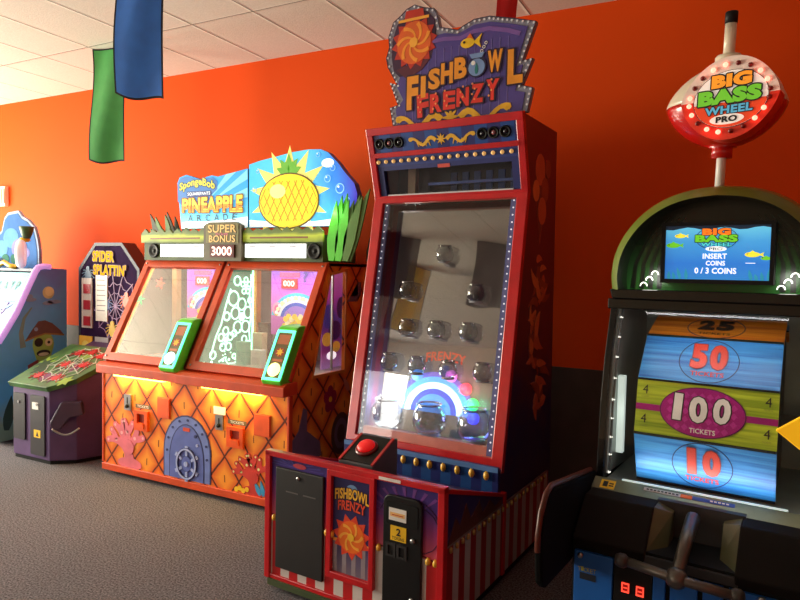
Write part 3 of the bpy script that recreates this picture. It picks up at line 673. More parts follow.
    for a, l in ((-.75, .17), (-.4, .20), (0, .22), (.4, .20), (.75, .17), (-.2, .15), (.2, .15)):
        b.prism(leaf(px, pz+.15, l*.72, .062, PI/2-a, -a*.4), fm, .002, .0045+.0002*abs(a), 1)
    b.prism(circ(px, pz-.02, .262, .196, 34), fm, .002, .0065, 2); b.prism(circ(px, pz-.02, .252, .186, 34), fm, .0065, .008, 3)
    for k in range(-4, 5):
        for sg in (-1, 1):
            pts = []
            for i in range(9):
                v = -1+2*i/8; x = px+k*.062+sg*v*.10; z = pz-.02+v*.186
                if ((x-px)/.25)**2+((z-pz+.02)/.184)**2 <= 1: pts.append((x, z))
            if len(pts) > 1: b.stroke(pts, .006, fm, .008, .0088+.0002*(sg > 0), 4)
    b.prism(circ(px-.09, pz+.05, .07, .05, 16), fm, .0088, .0096, 5)
    for (x, z, r_) in ((1.80, 2.10, .035), (1.74, 2.24, .022), (1.86, 2.02, .02), (1.62, 2.335, .018), (1.70, 2.17, .026), (1.10, 2.25, .016), (1.83, 1.95, .028), (1.07, 2.12, .022)):
        b.ring(circ(x, z, r_, n=16), circ(x, z, r_*.8, n=16), fm, 0, .004, 6); b.prism(circ(x-r_*.35, z+r_*.35, r_*.2, n=8), fm, 0, .004, 7)
    b.prism(circ(1.70, 2.275, .05, .03, 14), fm, 0, .003, 7)
    b.build('pineapple_picture', [lit('burst_yellow', (250, 240, 130), .4), lit('crown_green', (110, 190, 60), .3), mat('fruit_outline', (120, 90, 20), .5), lit('fruit_yellow', (255, 226, 40), .5), lit('fruit_line', (214, 160, 30), .25), lit('fruit_shine', (255, 246, 150), .6), lit('bubble_line', (140, 200, 250), .5), lit('crest_white', (240, 252, 255))], cr2)
    lamp('blade_fill', t, (1.80, .34, 1.93), 1.8, (.75, 1, .7), .06)  # added unseen lamp, brightens the blades like spill from the crest
    return t
pusher()

# ------------------------------------------------------------------ tall ball-drop game with the fish bowls
def bowl_game():
    W = .97
    t = thing('ball_drop_cabinet', 'tall red-framed circus game with glass fish bowls and a big purple crest', 'arcade machine', (-1.976, 2.452, 0), -4.1)
    RED = M('red_trim'); BLK = M('black'); f0 = front(0); fW = right(W)
    fx = lambda x: Fr((x, 0, 0), (0, 1, 0), (0, 0, 1))
    NIGHT = ramp_mat('night_print', 2, [(.36, (214, 92, 110)), (.46, (150, 56, 120)), (.56, (74, 44, 130)), (.67, (48, 36, 110))], .35)
    STR = stripe_mat('tent_stripe', 0, .107, (196, 32, 36), (214, 206, 204), .35, .02)
    STRS = stripe_mat('tent_stripe_side', 1, .115, (150, 26, 34), (176, 166, 166), .4, .03)
    SIDE = ramp_mat('side_night_print', 2, [(.42, (60, 40, 84)), (.7, (44, 34, 92)), (1.2, (92, 40, 52)), (2.3, (120, 34, 40))], .4, 0, .5)
    # base
    b = MB(); b.prism([(0.012, .06), (0.012, .36), (.012, .655), (.62, .46), (.62, .06)], fx(.012), 0, W-.024, 0); b.box(.03, W-.03, .03, 1.20, .0, .06, 1)
    b.build('base', [mat('base_purple', (56, 40, 104), .4), BLK], t)
    b = MB(); b.prism(rect(.02, W-.02, .355, .655), f0, -.012, .0, 0); o = b.build('front_print', NIGHT, t)
    b = MB(); b.prism(rect(.02, W-.02, .06, .355), f0, -.012, 0); b.build('striped_skirt', STR, t)
    s = MB()
    for i in range(14):
        a = PI*i/13
        if .80+.23*math.cos(a) > .955: continue
        s.prism([(.80+.10*math.cos(a), .50+.06*math.sin(a)), (.80+.23*math.cos(a-.04), .50+.14*math.sin(a-.04)), (.80+.23*math.cos(a+.04), .50+.14*math.sin(a+.04))], f0, 0, .001+.00005*i, 0)
    s.stroke([(.80+.15*math.cos(a), .49+.11*math.sin(a)) for a in [PI*i/12-.3 for i in range(13)]], .004, f0, 0, .003, 3)
    s.stroke([(.84+.11*math.cos(a), .47+.10*math.sin(a)) for a in [2*PI*i/16 for i in range(16)]], .003, f0, 0, .0032, 3, True)
    for i in range(8):
        a = PI*i/7; s.stroke([(.18, .615), (.18+.16*math.cos(a), .615+.035*math.sin(a))], .003, f0, 0, .002+.0001*i, 1)
    s.prism(circ(.20, .625, .04, .012), f0, 0, .0032, 2)
    s.build('sky_print', [mat('ray_violet', (110, 60, 140), .4), mat('ray_blue', (70, 60, 150), .4), mat('tent_red', (180, 50, 70), .4), mat('wheel_dark', (60, 26, 80), .4)], o)
    s = MB()
    s.stroke([(.02+.0475*i, .365-.010*math.sin(i*PI/2)**2) for i in range(20)], .004, f0, 0, .002, 1)
    for x in (.05, .37, .40, .62, .655, .90, .935): s.lathe([(.002, 0), (.012, .005), (.009, .016), (.001, .019)], Fr((x, 0, .352), (1, 0, 0), (0, 0, 1)), 10, 0, 1, 1.5)
    s.build('bulb_string', [mat('bulb_amber', (246, 190, 70), .3), mat('string_dark', (90, 40, 30), .5)], t)
    b = MB(); b.box(-.006, .026, -.016, .02, .05, .672); b.box(W-.026, W+.006, -.016, .02, .05, .672); b.box(-.006, W+.006, -.016, .022, .650, .676); b.box(0, W, -.010, .02, .045, .07)
    b.prism([(-.016, .676), (.62, .474), (.62, .455), (-.016, .655)], fx(W-.012), 0, .018); b.prism([(-.016, .676), (.62, .474), (.62, .455), (-.016, .655)], fx(-.006), 0, .018)
    b.build('red_edging', RED, t, .003)
    MB().box(.02, W-.02, -.02, .03, .02, .05).build('kick_strip', mat('mossy_strip', (60, 74, 40), .6), t)
    # right side of the base and cabinet
    b = MB(); b.prism([(.02, .41), (.02, .655), (.62, .458), (.62, .41)], fW, -.012, 0, 0); b.prism([(.03, .42), (.10, .52), (.14, .47), (.2, .55), (.25, .47), (.34, .52), (.38, .45), (.46, .49), (.52, .44), (.6, .45), (.6, .42)], fW, 0, .002, 1)
    b.build('side_print', [SIDE, mat('skyline_rust', (90, 44, 40), .5)], t)
    b = MB(); b.prism(rect(.02, 1.30, .065, .41), fW, -.012, 0); b.build('striped_skirt', STRS, t)
    s = MB(); s.stroke([(.02, .415), (1.28, .415)], .010, fW, 0, .002, 1)
    for i in range(22): s.lathe([(.002, 0), (.010, .004), (.008, .012), (.001, .014)], Fr((W, .05+.056*i, .398), (0, 1, 0), (0, 0, 1)), 8, 0, 1, 1.5)
    s.build('bulb_string', [mat('bulb_dull', (170, 130, 70), .35), mat('string_pale', (130, 110, 110), .5)], t)
    b = MB(); b.box(W-.02, W+.006, .625, .655, .06, .47); b.build('red_edging', RED, t)
    # ticket door, poster frame, coin door
    d = MB(); d.prism(rect(.064, .352, .115, .605), f0, 0, .016); o = d.build('ticket_door', mat('door_black', (30, 27, 28), .5), t, .004)
    d = MB(); d.lathe([(.010, .016), (.010, .022), (.004, .024)], Fr((.205, 0, .572), (1, 0, 0), (0, 0, 1)), 12, 0); d.build('lock', M('steel'), o)
    for x in (.13, .235):
        d = MB(); d.prism(rect(x, x+.075, .495, .501), f0, .016, .0175); d.build('slot', mat('slot_grey', (96, 92, 92), .4), o)
    d = MB(); d.ring(rect(.376, .636, .155, .652), rect(.402, .610, .185, .624), f0, 0, .022); o = d.build('poster_frame', RED, t, .003)
    p = MB(); p.prism(rect(.402, .610, .185, .624), f0, 0, .004, 0)
    for i in range(4): p.prism(rect(.405+.052*i, .428+.052*i, .187, .335), f0, .004, .0045, 6)
    p.prism(rect(.404, .608, .325, .34), f0, .0045, .005, 5)
    aw = lambda a, c: (a, c-1.6*a*a)
    p.text('FISHBOWL', f0, .506, .555, .185, .05, .0065, 1, .03, (4, .004), aw); p.text('FRENZY', f0, .506, .502, .15, .045, .0065, 2, .03, (4, .004), aw)
    p.prism(circ(.506, .575, .03, .022, 14), f0, .004, .0048, 7)
    # a plain orange swirl rosette
    p.prism(star(.506, .36, .105, .075, 11, .2), f0, .004, .0055, 2); p.prism(circ(.506, .36, .072, n=22), f0, .0055, .0065, 3)
    for i in range(6):
        a = i*PI/3; p.stroke([(.506+.008*k*math.cos(a+.16*k), .36+.008*k*math.sin(a+.16*k)) for k in range(1, 9)], .006, f0, .0065, .0072, 5, w1=.014)
    p.prism(circ(.506, .36, .018, n=14), f0, .0065, .009, 1)
    p.build('poster', [ramp_mat('poster_night', 2, [(.18, (120, 110, 130)), (.34, (54, 44, 100)), (.62, (40, 34, 92))], .35), mat('letter_gold', (240, 186, 50), .4), mat('letter_red', (226, 70, 40), .4), M('orange_print'), mat('letter_shadow', (60, 20, 40), .5), mat('rosette_gold', (244, 170, 60), .4), mat('poster_pale', (150, 140, 150), .4), mat('bowl_blue', (110, 150, 200), .4)], o)
    d = MB(); d.prism(rrect(.682, .872, .05, .60, .035), f0, 0, .018, 0); o = d.build('coin_door', mat('coin_black', (15, 14, 15), .35), t, .004)
    d = MB(); d.prism(rrect(.70, .855, .475, .575, .012), f0, .018, .021, 0); d.prism(rect(.714, .80, .495, .548), f0, .021, .023, 1); d.prism(rect(.72, .793, .512, .53), f0, .023, .0236, 2); d.prism(rect(.73, .785, .518, .522), f0, .0236, .024, 3)
    d.build('coin_sticker', [BLK, M('white_print'), mat('sticker_orange', (240, 190, 120), .5), mat('sticker_red', (200, 60, 40), .5)], o)
    d = MB(); d.prism(rect(.722, .80, .408, .472), f0, .018, .021, 0); d.text('2', f0, .763, .448, .022, .032, .0222, 1, .03); d.text('TOKENS', f0, .761, .420, .06, .014, .0222, 1, .01); d.build('token_sticker', [M('yellow_print'), M('ink')], o, label='yellow sticker reading 2 TOKENS')
    for z in (.425, .17):
        d = MB(); d.lathe([(.011, .018), (.011, .025), (.004, .027)], Fr((.832, 0, z), (1, 0, 0), (0, 0, 1)), 12); d.build('lock', M('steel'), o)
    for x in (.70, .755):
        d = MB(); d.ring(rect(x, x+.05, .335, .395), rect(x+.012, x+.038, .345, .385), f0, .018, .024); d.build('coin_return', mat('return_grey', (44, 42, 44), .4), o)
    d = MB(); d.prism(rect(.655, .765, .656, .669), f0, .014, .0175); d.build('serial_label', M('white_print'), t)
    # start button wedge
    b = MB(); b.prism([(.08, .64), (.08, .668), (.26, .752), (.29, .752), (.29, .56)], fx(.365), 0, .195); o = b.build('button_console', mat('console_grey', (74, 72, 78), .45), t, .004)
    ws = Fr((.365, .08, .668), (1, 0, 0), (0, .18, .084))
    b = MB(); b.prism(rect(.012, .183, .008, .195), ws, 0, .004); b.build('console_face', BLK, o)
    b = MB(); b.prism(rect(0, .013, 0, .2), ws, 0, .008); b.prism(rect(.182, .195, 0, .2), ws, 0, .008); b.build('red_edging', RED, o)
    b = MB(); b.lathe([(.055, 0), (.055, .008), (.046, .012)], Fr(ws.p(.098, .102, .004), ws.u, ws.v), 24, 0); b.lathe([(.043, .012), (.043, .020), (.036, .028), (.02, .033), (.001, .034)], Fr(ws.p(.098, .102, .004), ws.u, ws.v), 24, 1); b.build('start_button', [mat('dark_red_ring', (110, 12, 16), .3), lit('button_red', (230, 20, 24), .35)], t, label='round red start button')
    # curtain panel behind the deck
    fc = front(.60); b = MB(); b.prism(rect(.02, W-.02, .40, .60), fc, -.015, 0); o = b.build('curtain_panel', stripe_mat('curtain_blue', 0, .115, (26, 74, 140), (30, 40, 110), .4), t)
    for i in range(11):
        b = MB(); b.lathe([(.004, .0), (.020, .006), (.015, .014), (.001, .018)], Fr((.09+.08*i, .60, .552), (1, 0, 0), (0, 0, 1)), 10, 0, .8, 1.2); b.build('tassel', M('bulb_amber'), o)
    b = MB(); b.prism(rect(.02, W-.02, .575, .60), fc, 0, .006); b.build('scallop_band', mat('scallop_blue', (90, 130, 190), .4), o)
    # upper cabinet
    prof = [(.62, .06), (.62, .58), (.655, .59), (.91, 1.985), (.80, 2.37), (1.345, 2.372), (1.40, .06)]
    for x in (0, W-.045):
        MB().prism(prof, fx(x), 0, .025).build('side_panel', SIDE, t)
    b = MB(); b.box(.02, W-.04, 1.33, 1.345, .06, 2.37); b.box(.02, W-.04, .82, 1.345, 2.352, 2.37); b.build('cabinet_back', mat('cabinet_dark', (44, 20, 24), .5), t)
    s = MB(); fS = right(W-.02); rr = random.Random(4)
    for k, (y, z, r_) in enumerate(((1.08, 2.12, .075), (1.16, 2.02, .06), (1.02, 2.0, .05), (1.12, 1.90, .065), (1.20, 2.14, .045))):
        s.prism(circ(y, z, r_, r_*1.15, 16), fS, 0, .002+.0006*k, k % 3); s.stroke([(y, z-r_), (1.10, 1.72)], .005, fS, 0, .0015+.0002*k, 1)
    for k in range(34):
        u = k/33; z = 1.62-.80*u; y = 1.09+.05*math.sin(u*9)+rr.uniform(-.05, .05)
        s.prism(leaf(y, z, rr.uniform(.08, .19), rr.uniform(.03, .07), rr.uniform(0, 2*PI), rr.uniform(-1, 1)), fS, 0, .0018+.0002*k, k % 3)
    s.build('side_print', [mat('side_rust', (196, 92, 60), .45), mat('side_umber', (150, 66, 44), .45), mat('side_brick', (214, 112, 66), .45)], t)
    gl = Fr((0, .655, .59), (1, 0, 0), (0, .255, 1.395)); GL = math.hypot(.255, 1.395)
    x0, x1 = -.004, W-.016
    b = MB(); b.ring(rect(x0, x1, -.03, GL), rect(x0+.062, x1-.062, .035, GL-.035), gl, -.02, .016); b.build('glass_frame', RED, t, .004)
    tb = Fr((0, .91, 1.985), (1, 0, 0), (0, -.11, .385)); TL = math.hypot(.11, .385)
    b = MB(); b.ring(rect(x0, x1, -.005, TL), rect(x0+.045, x1-.045, .015, .19), tb, -.02, .016) if 0 else None
    b.prism(rect(x0, x0+.04, -.005, TL), tb, -.02, .016); b.prism(rect(x1-.04, x1, -.005, TL), tb, -.02, .016)
    b.prism(rect(x0, x1, -.012, .014), tb, -.02, .018); b.prism(rect(x0, x1, .236, .264), tb, -.02, .016); b.prism(rect(x0, x1, .365, TL+.006), tb, -.02, .018)
    b.build('head_frame', RED, t, .003)
    b = MB(); b.prism(rect(.03, W-.045, .264, .366), tb, -.02, .006); o = b.build('head_banner', stripe_mat('banner_blue', 0, .15, (24, 70, 150), (34, 36, 110), .35), t)
    for i, x in enumerate((.075, .140, .205, .72, .785, .85)):
        b = MB(); b.lathe([(.031, .006), (.031, .014), (.024, .016), (.022, .008), (.001, .007)], Fr(tb.p(x, .315), tb.u, tb.v), 18, 0); b.lathe([(.014, .007), (.010, .012), (.001, .014)], Fr(tb.p(x, .315), tb.u, tb.v), 12, 1)
        b.build('spot_lamp', [BLK, mat('lens_pink' if i in (1, 4) else 'lens_dark', (140, 90, 100) if i in (1, 4) else (40, 36, 50), .2)], o)
    def scroll(fr, cx, cz, s, d, mi, mb):
        for sg in (-1, 1):
            P = [(cx+sg*(.03+.012*k)*s, cz+(-.010+.016*math.sin(k*.75))*s) for k in range(0, 13)]
            mb.stroke(P, .020*s, fr, d, d+.003, mi, w1=.010*s)
            e = P[-1]; mb.stroke([(e[0]-sg*.004*k*s+.012*s*sg*math.sin(k*.9), e[1]+.014*s*math.sin(k*.55)) for k in range(5)], .009*s, fr, d, d+.0032, mi)
            for k in range(4): mb.stroke([(cx+sg*(.07+.022*k)*s, cz-.012*s), (cx+sg*(.062+.022*k)*s, cz-.034*s)], .007*s, fr, d, d+.0028, mi, w1=.003*s)
        for k in range(8): mb.prism(leaf(cx, cz-.006*s, .028*s, .009*s, k*PI/4), fr, d, d+.0034+.0001*k, mi)
    b = MB(); scroll(tb, .475, .317, 1.12, .006, 0, b); b.build('gold_scroll', mat('scroll_gold', (234, 178, 40), .4), o)
    b = MB(); b.prism(rect(.036, W-.055, .185, .236), tb, -.02, .004); o = b.build('bulb_bar', mat('bulb_bar_blue', (40, 56, 130), .4), t)
    for i in range(17):
        b = MB(); b.lathe([(.010, .004), (.012, .010), (.008, .018), (.001, .021)], Fr(tb.p(.052+.0515*i, .212), tb.u, tb.v), 10); b.build('bulb', lit('bulb_warm', (246, 196, 120), .35), o)
    b = MB(); b.prism(rect(.036, .075, .014, .19), tb, -.03, .002); b.prism(rect(W-.10, W-.055, .014, .19), tb, -.03, .002); b.prism(rect(.075, W-.10, .16, .19), tb, -.03, .001); b.build('window_surround', mat('surround_blue', (38, 46, 112), .4), t)
    b = MB(); b.prism(rect(.07, W-.095, .014, .165), tb, -.02, -.016); b.build('head_glass', glass('head_glass', .035, .25), t)
    b = MB(); b.box(.03, W-.05, 1.10, 1.12, 1.99, 2.33, 0); b.box(.03, W-.05, .90, 1.12, 1.985, 1.992, 0)
    for i in range(7): b.box(.40+.075*i, .44+.075*i, 1.092, 1.10, 2.0, 2.14, 1)
    b.build('drop_chamber', [mat('chamber_black', (22, 20, 26), .4), mat('chamber_blue', (30, 56, 110), .4)], t)
    b = MB(); b.box(.09, W-.10, .895, .91, 1.992, 2.003); b.build('chamber_lip', mat('lip_white', (206, 206, 214), .3), t)
    b = MB(); b.box(.30, .90, 1.0, 1.02, 2.06, 2.075); b.build('drop_rail', mat('rail_blue', (70, 90, 150), .3, .5), t)
    b = MB(); b.box(.185, .235, .96, 1.0, 1.992, 2.16); b.build('chute', mat('chute_tan', (136, 116, 92), .5), t)
    b = MB(); b.prism(rect(.435, .51, .156, .176), tb, .002, .004); b.build('small_label', mat('label_red', (210, 80, 70), .4), t)
    # bowl field behind the glass
    bk = Fr(gl.p(0, 0, -.26), gl.u, gl.v)
    b = MB(); b.prism(rect(.03, W-.05, -.02, GL), bk, -.015, 0); b.build('field_back', mat('field_taupe', (128, 118, 112), .35, noise=.08, nscale=3), t)
    for nm, a0, a1 in (('l', .062, .092), ('r', W-.115, W-.080)):
        b = MB(); b.prism(rect(a0, a1, .04, GL-.04), gl, -.018, -.004, 0)
        for i in range(34): b.prism(circ((a0+a1)/2, .07+.0395*i, .0045, n=7), gl, -.004, -.002, 1)
        b.build('light_strip', [mat('strip_violet', (84, 92, 150), .4), lit('strip_dot', (230, 236, 255), .8)], t)
    b = MB(); b.prism(rect(.055, W-.075, .03, GL-.03), gl, -.001, .003); b.build('front_glass', glass('front_glass', .012, .10), t)
    b = MB(); b.prism(rect(.03, W-.05, .0, GL-.02), gl, -.092, -.088); b.build('bowl_panel', glass('field_glass', .15, .35), t)
    b = MB(); b.prism(rect(.065, W-.085, .035, .085), gl, -.10, -.006); b.build('field_ledge', mat('ledge_peach', (206, 120, 110), .35), t)
    CLR = glass('bowl_glass', .05, .6, (.70, .72, .74)); RIM = glass('bowl_rim', .22, .6, (.55, .58, .6))
    def bowl(a, c, r_, dep):
        o = Vector(gl.p(a, c-r_*.95, -dep)); fr = Fr(o, (1, 0, 0), (0, 1, 0))
        pr = [(.45, 0), (.72, .10), (.95, .40), (1.0, .78), (.93, 1.2), (.74, 1.52), (.66, 1.62), (.70, 1.72)]
        x = MB(); vs = []; fs = []; seg = 22
        for rr_, h in pr:
            for j in range(seg):
                q = 2*PI*j/seg; vs.append(fr.p(rr_*r_*math.cos(q), rr_*r_*math.sin(q), h*r_))
        for i in range(len(pr)-1):
            for j in range(seg): fs.append((i*seg+j, i*seg+(j+1) % seg, (i+1)*seg+(j+1) % seg, (i+1)*seg+j))
        fs.append(tuple(range(seg-1, -1, -1))); x.add(vs, fs, 0, True); bo = x.build('fish_bowl', CLR, t)
        x = MB(); x.tube([fr.p(.70*r_*math.cos(2*PI*j/20), .70*r_*math.sin(2*PI*j/20), 1.72*r_) for j in range(20)], .07*r_, 6, 0, True); x.build('rim', RIM, bo)
        x = MB(); x.lathe([(.72*r_, -.16*r_), (.66*r_, -.02*r_)], fr, 14); x.build('bracket', mat('clear_bracket', (150, 150, 160), .25), bo)
    for a, c in ((.472, 1.10), (.257, .888), (.688, .885), (.282, .672), (.47, .672), (.664, .672), (.187, .47), (.372, .465), (.568, .46), (.77, .465)): bowl(a, c, .052, .056)
    for a, c in ((.19, .18), (.468, .185), (.74, .19)): bowl(a, c, .094, .096)
    # glowing dome and lamps imitating another game's reflection in the panel
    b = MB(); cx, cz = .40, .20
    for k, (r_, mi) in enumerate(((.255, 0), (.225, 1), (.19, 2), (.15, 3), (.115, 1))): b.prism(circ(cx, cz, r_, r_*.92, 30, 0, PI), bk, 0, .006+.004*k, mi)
    b.build('reflected_game_dome', [lit('dome_violet', (110, 90, 190), .6), lit('dome_blue', (70, 150, 240), 1.6), lit('dome_white', (200, 232, 255), 2.0), lit('dome_deep', (50, 80, 200), 1.2)], t)
    for a, col, e in ((2.75, (60, 255, 230), 2.5), (2.1, (90, 160, 255), 1.6), (1.2, (220, 120, 220), 1.2), (.72, (255, 60, 90), 2.0), (.32, (40, 255, 110), 3.0), (.0, (60, 70, 255), 3.0)):
        b = MB(); b.lathe([(.036, 0), (.034, .018), (.02, .03), (.001, .033)], Fr(bk.p(cx+.255*math.cos(a), cz+.235*math.sin(a), .004), bk.u, bk.v), 14); b.build('reflected_led', lit('led_%d_%d' % (col[0], col[1]), col, e), t)
        p_ = bk.p(cx+.255*math.cos(a), cz+.235*math.sin(a), .07); lamp('reflected_led_glow', t, p_, .25*e, tuple(x/255 for x in col), .03)  # added glow for the lamps of the imitated reflection
    b = MB(); b.text('FRENZY', bk, .44, .53, .26, .055, .003, 0, .03, None, lambda a, c: (a, c-1.0*a*a)); b.ring(circ(.45, .45, .045, n=16), circ(.45, .45, .03, n=16), bk, 0, .006, 1); b.prism(circ(.45, .45, .028, n=14), bk, 0, .006, 2)
    b.build('field_print', [lit('print_red', (226, 80, 50), .35), M('steel'), mat('print_blue', (60, 110, 180), .4)], t)
    # ---------- crest
    fm = front(.90); cre = [(.11, 2.405), (.087, 2.51), (.142, 2.521), (.084, 2.656), (.133, 2.638), (.095, 2.70), (.068, 2.745), (.055, 2.80), (.075, 2.86), (.068, 2.92), (.10, 3.0), (.15, 3.03), (.19, 3.06), (.243, 3.075), (.30, 3.05), (.37, 3.03), (.395, 2.98), (.408, 2.92), (.46, 2.905), (.52, 2.885), (.55, 2.90), (.62, 2.925), (.71, 2.925), (.84, 2.89), (.97, 2.85), (.90, 2.66), (.957, 2.665), (.90, 2.535), (.961, 2.515), (.935, 2.395)]
    b = MB(); b.prism(cre, fm, -.03, 0); o = b.build('crest', mat('crest_silver', (132, 132, 150), .4), t)
    n = len(cre); inn = []
    cxm, czm = .52, 2.68
    def inset(P, w):
        out = []
        for i in range(len(P)):
            p, q, r_ = Vector(P[i-1]), Vector(P[i]), Vector(P[(i+1) % len(P)])
            d1 = (q-p).normalized(); d2 = (r_-q).normalized(); nn = Vector((-(d1.y+d2.y), d1.x+d2.x))
            if nn.length < .2: nn = Vector((-d1.y, d1.x))
            nn.normalize(); out.append((q.x+nn.x*w, q.y+nn.y*w))
        return out
    a2 = sum(cre[i][0]*cre[(i+1) % n][1]-cre[(i+1) % n][0]*cre[i][1] for i in range(n))
    w = .03 if a2 > 0 else -.03
    main = [(.145, 2.405), (.13, 2.495), (.18, 2.545), (.135, 2.625), (.165, 2.70), (.16, 2.80), (.30, 2.87), (.44, 2.88), (.52, 2.86), (.56, 2.873), (.62, 2.893), (.71, 2.893), (.83, 2.862), (.925, 2.83), (.865, 2.635), (.905, 2.64), (.865, 2.51), (.92, 2.495), (.905, 2.405)]
    b = MB(); b.prism(main, fm, 0, .004, 0)
    for i in range(14): b.prism(rect(.195+.048*i, .199+.048*i, 2.41, 2.80), fm, .004, .0052, 1)
    b.stroke([(.30, 2.845), (.44, 2.848), (.54, 2.835), (.62, 2.858), (.71, 2.858), (.82, 2.828), (.885, 2.80)], .022, fm, .004, .006, 2)
    b.prism([(.11, 2.72), (.095, 2.80), (.10, 2.90), (.13, 2.98), (.20, 3.025), (.25, 3.045), (.33, 3.02), (.375, 2.97), (.385, 2.86), (.36, 2.76), (.25, 2.68), (.15, 2.68)], fm, 0, .0045, 3)
    b.build('crest_print', [mat('crest_purple', (78, 64, 140), .4), mat('crest_stripe', (112, 98, 170), .4), mat('crest_violet', (120, 84, 160), .4), mat('crest_night', (58, 26, 60), .4)], o)
    b = MB()      # plain orange rosette where the picture stands
    b.prism(star(.245, 2.86, .15, .118, 14, .1), fm, .0045, .007, 1); b.prism(circ(.245, 2.86, .112, .12, 26), fm, .007, .0085, 0)
    for i in range(7):
        a = i*2*PI/7; b.stroke([(.245+.0135*k*math.cos(a+.17*k), 2.86+.0135*k*math.sin(a+.17*k)) for k in range(1, 9)], .008, fm, .0085, .0095+.0001*i, 2, w1=.022)
    b.prism(circ(.245, 2.86, .028, n=16), fm, .0085, .0115, 3); b.prism(rect(.14, .34, 2.985, 3.0), fm, .0045, .0075, 3); b.prism([(.18, 3.0), (.19, 3.045), (.30, 3.045), (.31, 3.0)], fm, .0045, .0072, 1)
    b.prism([(.13, 2.72), (.20, 2.66), (.30, 2.70), (.36, 2.76), (.25, 2.75)], fm, .0045, .0066, 4)
    b.build('rosette', [mat('rosette_orange', (222, 96, 36), .4), mat('rosette_red', (186, 48, 34), .4), mat('rosette_yellow', (240, 150, 50), .4), mat('rosette_gold', (244, 170, 60), .4), mat('rosette_plum', (90, 30, 50), .4)], o)
    up = lambda a, c: (a, c+.05*a+.10*a*a)
    b = MB()
    def word(s, xs, zs, w_, h_, mi, oi, rots=None):
        for i, ch in enumerate(s):
            b.text(ch, fm, xs[i], zs[i], w_ if ch != 'I' else w_*.42, h_[i], .011+.0003*i, mi, .05, (oi, .009), None, 0 if not rots else rots[i])
    word('FISHB', [.245, .315, .385, .465, .548], [2.575, 2.60, 2.635, 2.655, 2.672], .075, [.19, .12, .115, .115, .115], 0, 2)
    word('WL', [.75, .865], [2.68, 2.635], .085, [.115, .18], 0, 2)
    word_done = 1
    word('FRENZY', [.315, .398, .483, .565, .652, .74], [2.495, 2.50, 2.505, 2.512, 2.522, 2.53], .075, [.13, .105, .10, .10, .10, .11], 1, 2, [.06, .03, 0, 0, -.02, -.02])
    for i in range(6):
        for k in range(4): b.prism(circ(.30+.084*i+.014*(k % 2)*(1 if i % 2 else -1), 2.46+.028*k+.008*i, .006, n=7), fm, .0115, .0138, 3)
    b.build('lettering', [mat('letter_amber', (236, 150, 40), .4), mat('letter_scarlet', (222, 50, 38), .4), mat('letter_plum', (44, 14, 40), .5), mat('letter_dot', (244, 150, 90), .4)], o)
    b = MB(); b.prism(circ(.645, 2.665, .058, .058, 22), fm, .0, .013, 1); b.prism(circ(.645, 2.66, .048, .046, 20), fm, .013, .0145, 0); b.prism([(.615, 2.71), (.675, 2.71), (.69, 2.735), (.60, 2.735)], fm, 0, .0146, 0); b.prism(leaf(.645, 2.625, .06, .02, PI/2), fm, .0145, .016, 3); b.prism(circ(.625, 2.685, .012, n=10), fm, .0145, .016, 2)
    b.build('bowl_picture', [mat('pic_bowl', (120, 150, 200), .35), mat('pic_ink', (40, 30, 70), .4), M('white_print'), mat('pic_weed', (40, 120, 120), .4)], o)
    b = MB(); b.prism(circ(.585, 2.80, .042, .026, 18), fm, .004, .009, 0); b.prism([(.62, 2.80), (.67, 2.84), (.655, 2.80), (.665, 2.765)], fm, .004, .009, 0); b.prism([(.57, 2.82), (.60, 2.85), (.62, 2.815)], fm, .004, .0085, 1); b.prism(circ(.565, 2.806, .007, n=8), fm, .009, .011, 2)
    for k in range(3): b.ring(circ(.67+.012*k, 2.745+.02*k, .009, n=10), circ(.67+.012*k, 2.745+.02*k, .006, n=10), fm, .004, .008, 3)
    b.build('small_fish_picture', [M('yellow_print'), M('orange_print'), M('ink'), M('white_print')], o, label='small plain yellow fish painted above the bowl')
    b = MB(); scroll(fm, .49, 2.425, 1.95, .004, 0, b); b.build('gold_scroll', M('scroll_gold'), o)
    b = MB(); pts = []
    ins = inset(cre, w*.45)
    for i in range(n):
        p, q = ins[i], ins[(i+1) % n]; L_ = math.hypot(q[0]-p[0], q[1]-p[1]); k = max(1, int(L_/.026))
        if i == n-1: continue
        for j in range(k): b.prism(circ(p[0]+(q[0]-p[0])*j/k, p[1]+(q[1]-p[1])*j/k, .0062, n=7), fm, 0, .0062, 0)
    b.build('dot_lights', mat('dot_white', (226, 226, 236), .35), o)
    b = MB(); b.ring(cre, inset(cre, w*.12), fm, 0, .003); b.build('crest_outline', mat('outline_dark', (48, 32, 62), .5), o)
    lamp('field_fill', t, (.12, .86, .80), 4.0, (1, .98, .95), .07)  # added unseen lamp, whitens the field's lower left like a window reflection
    return t
bowl_game()

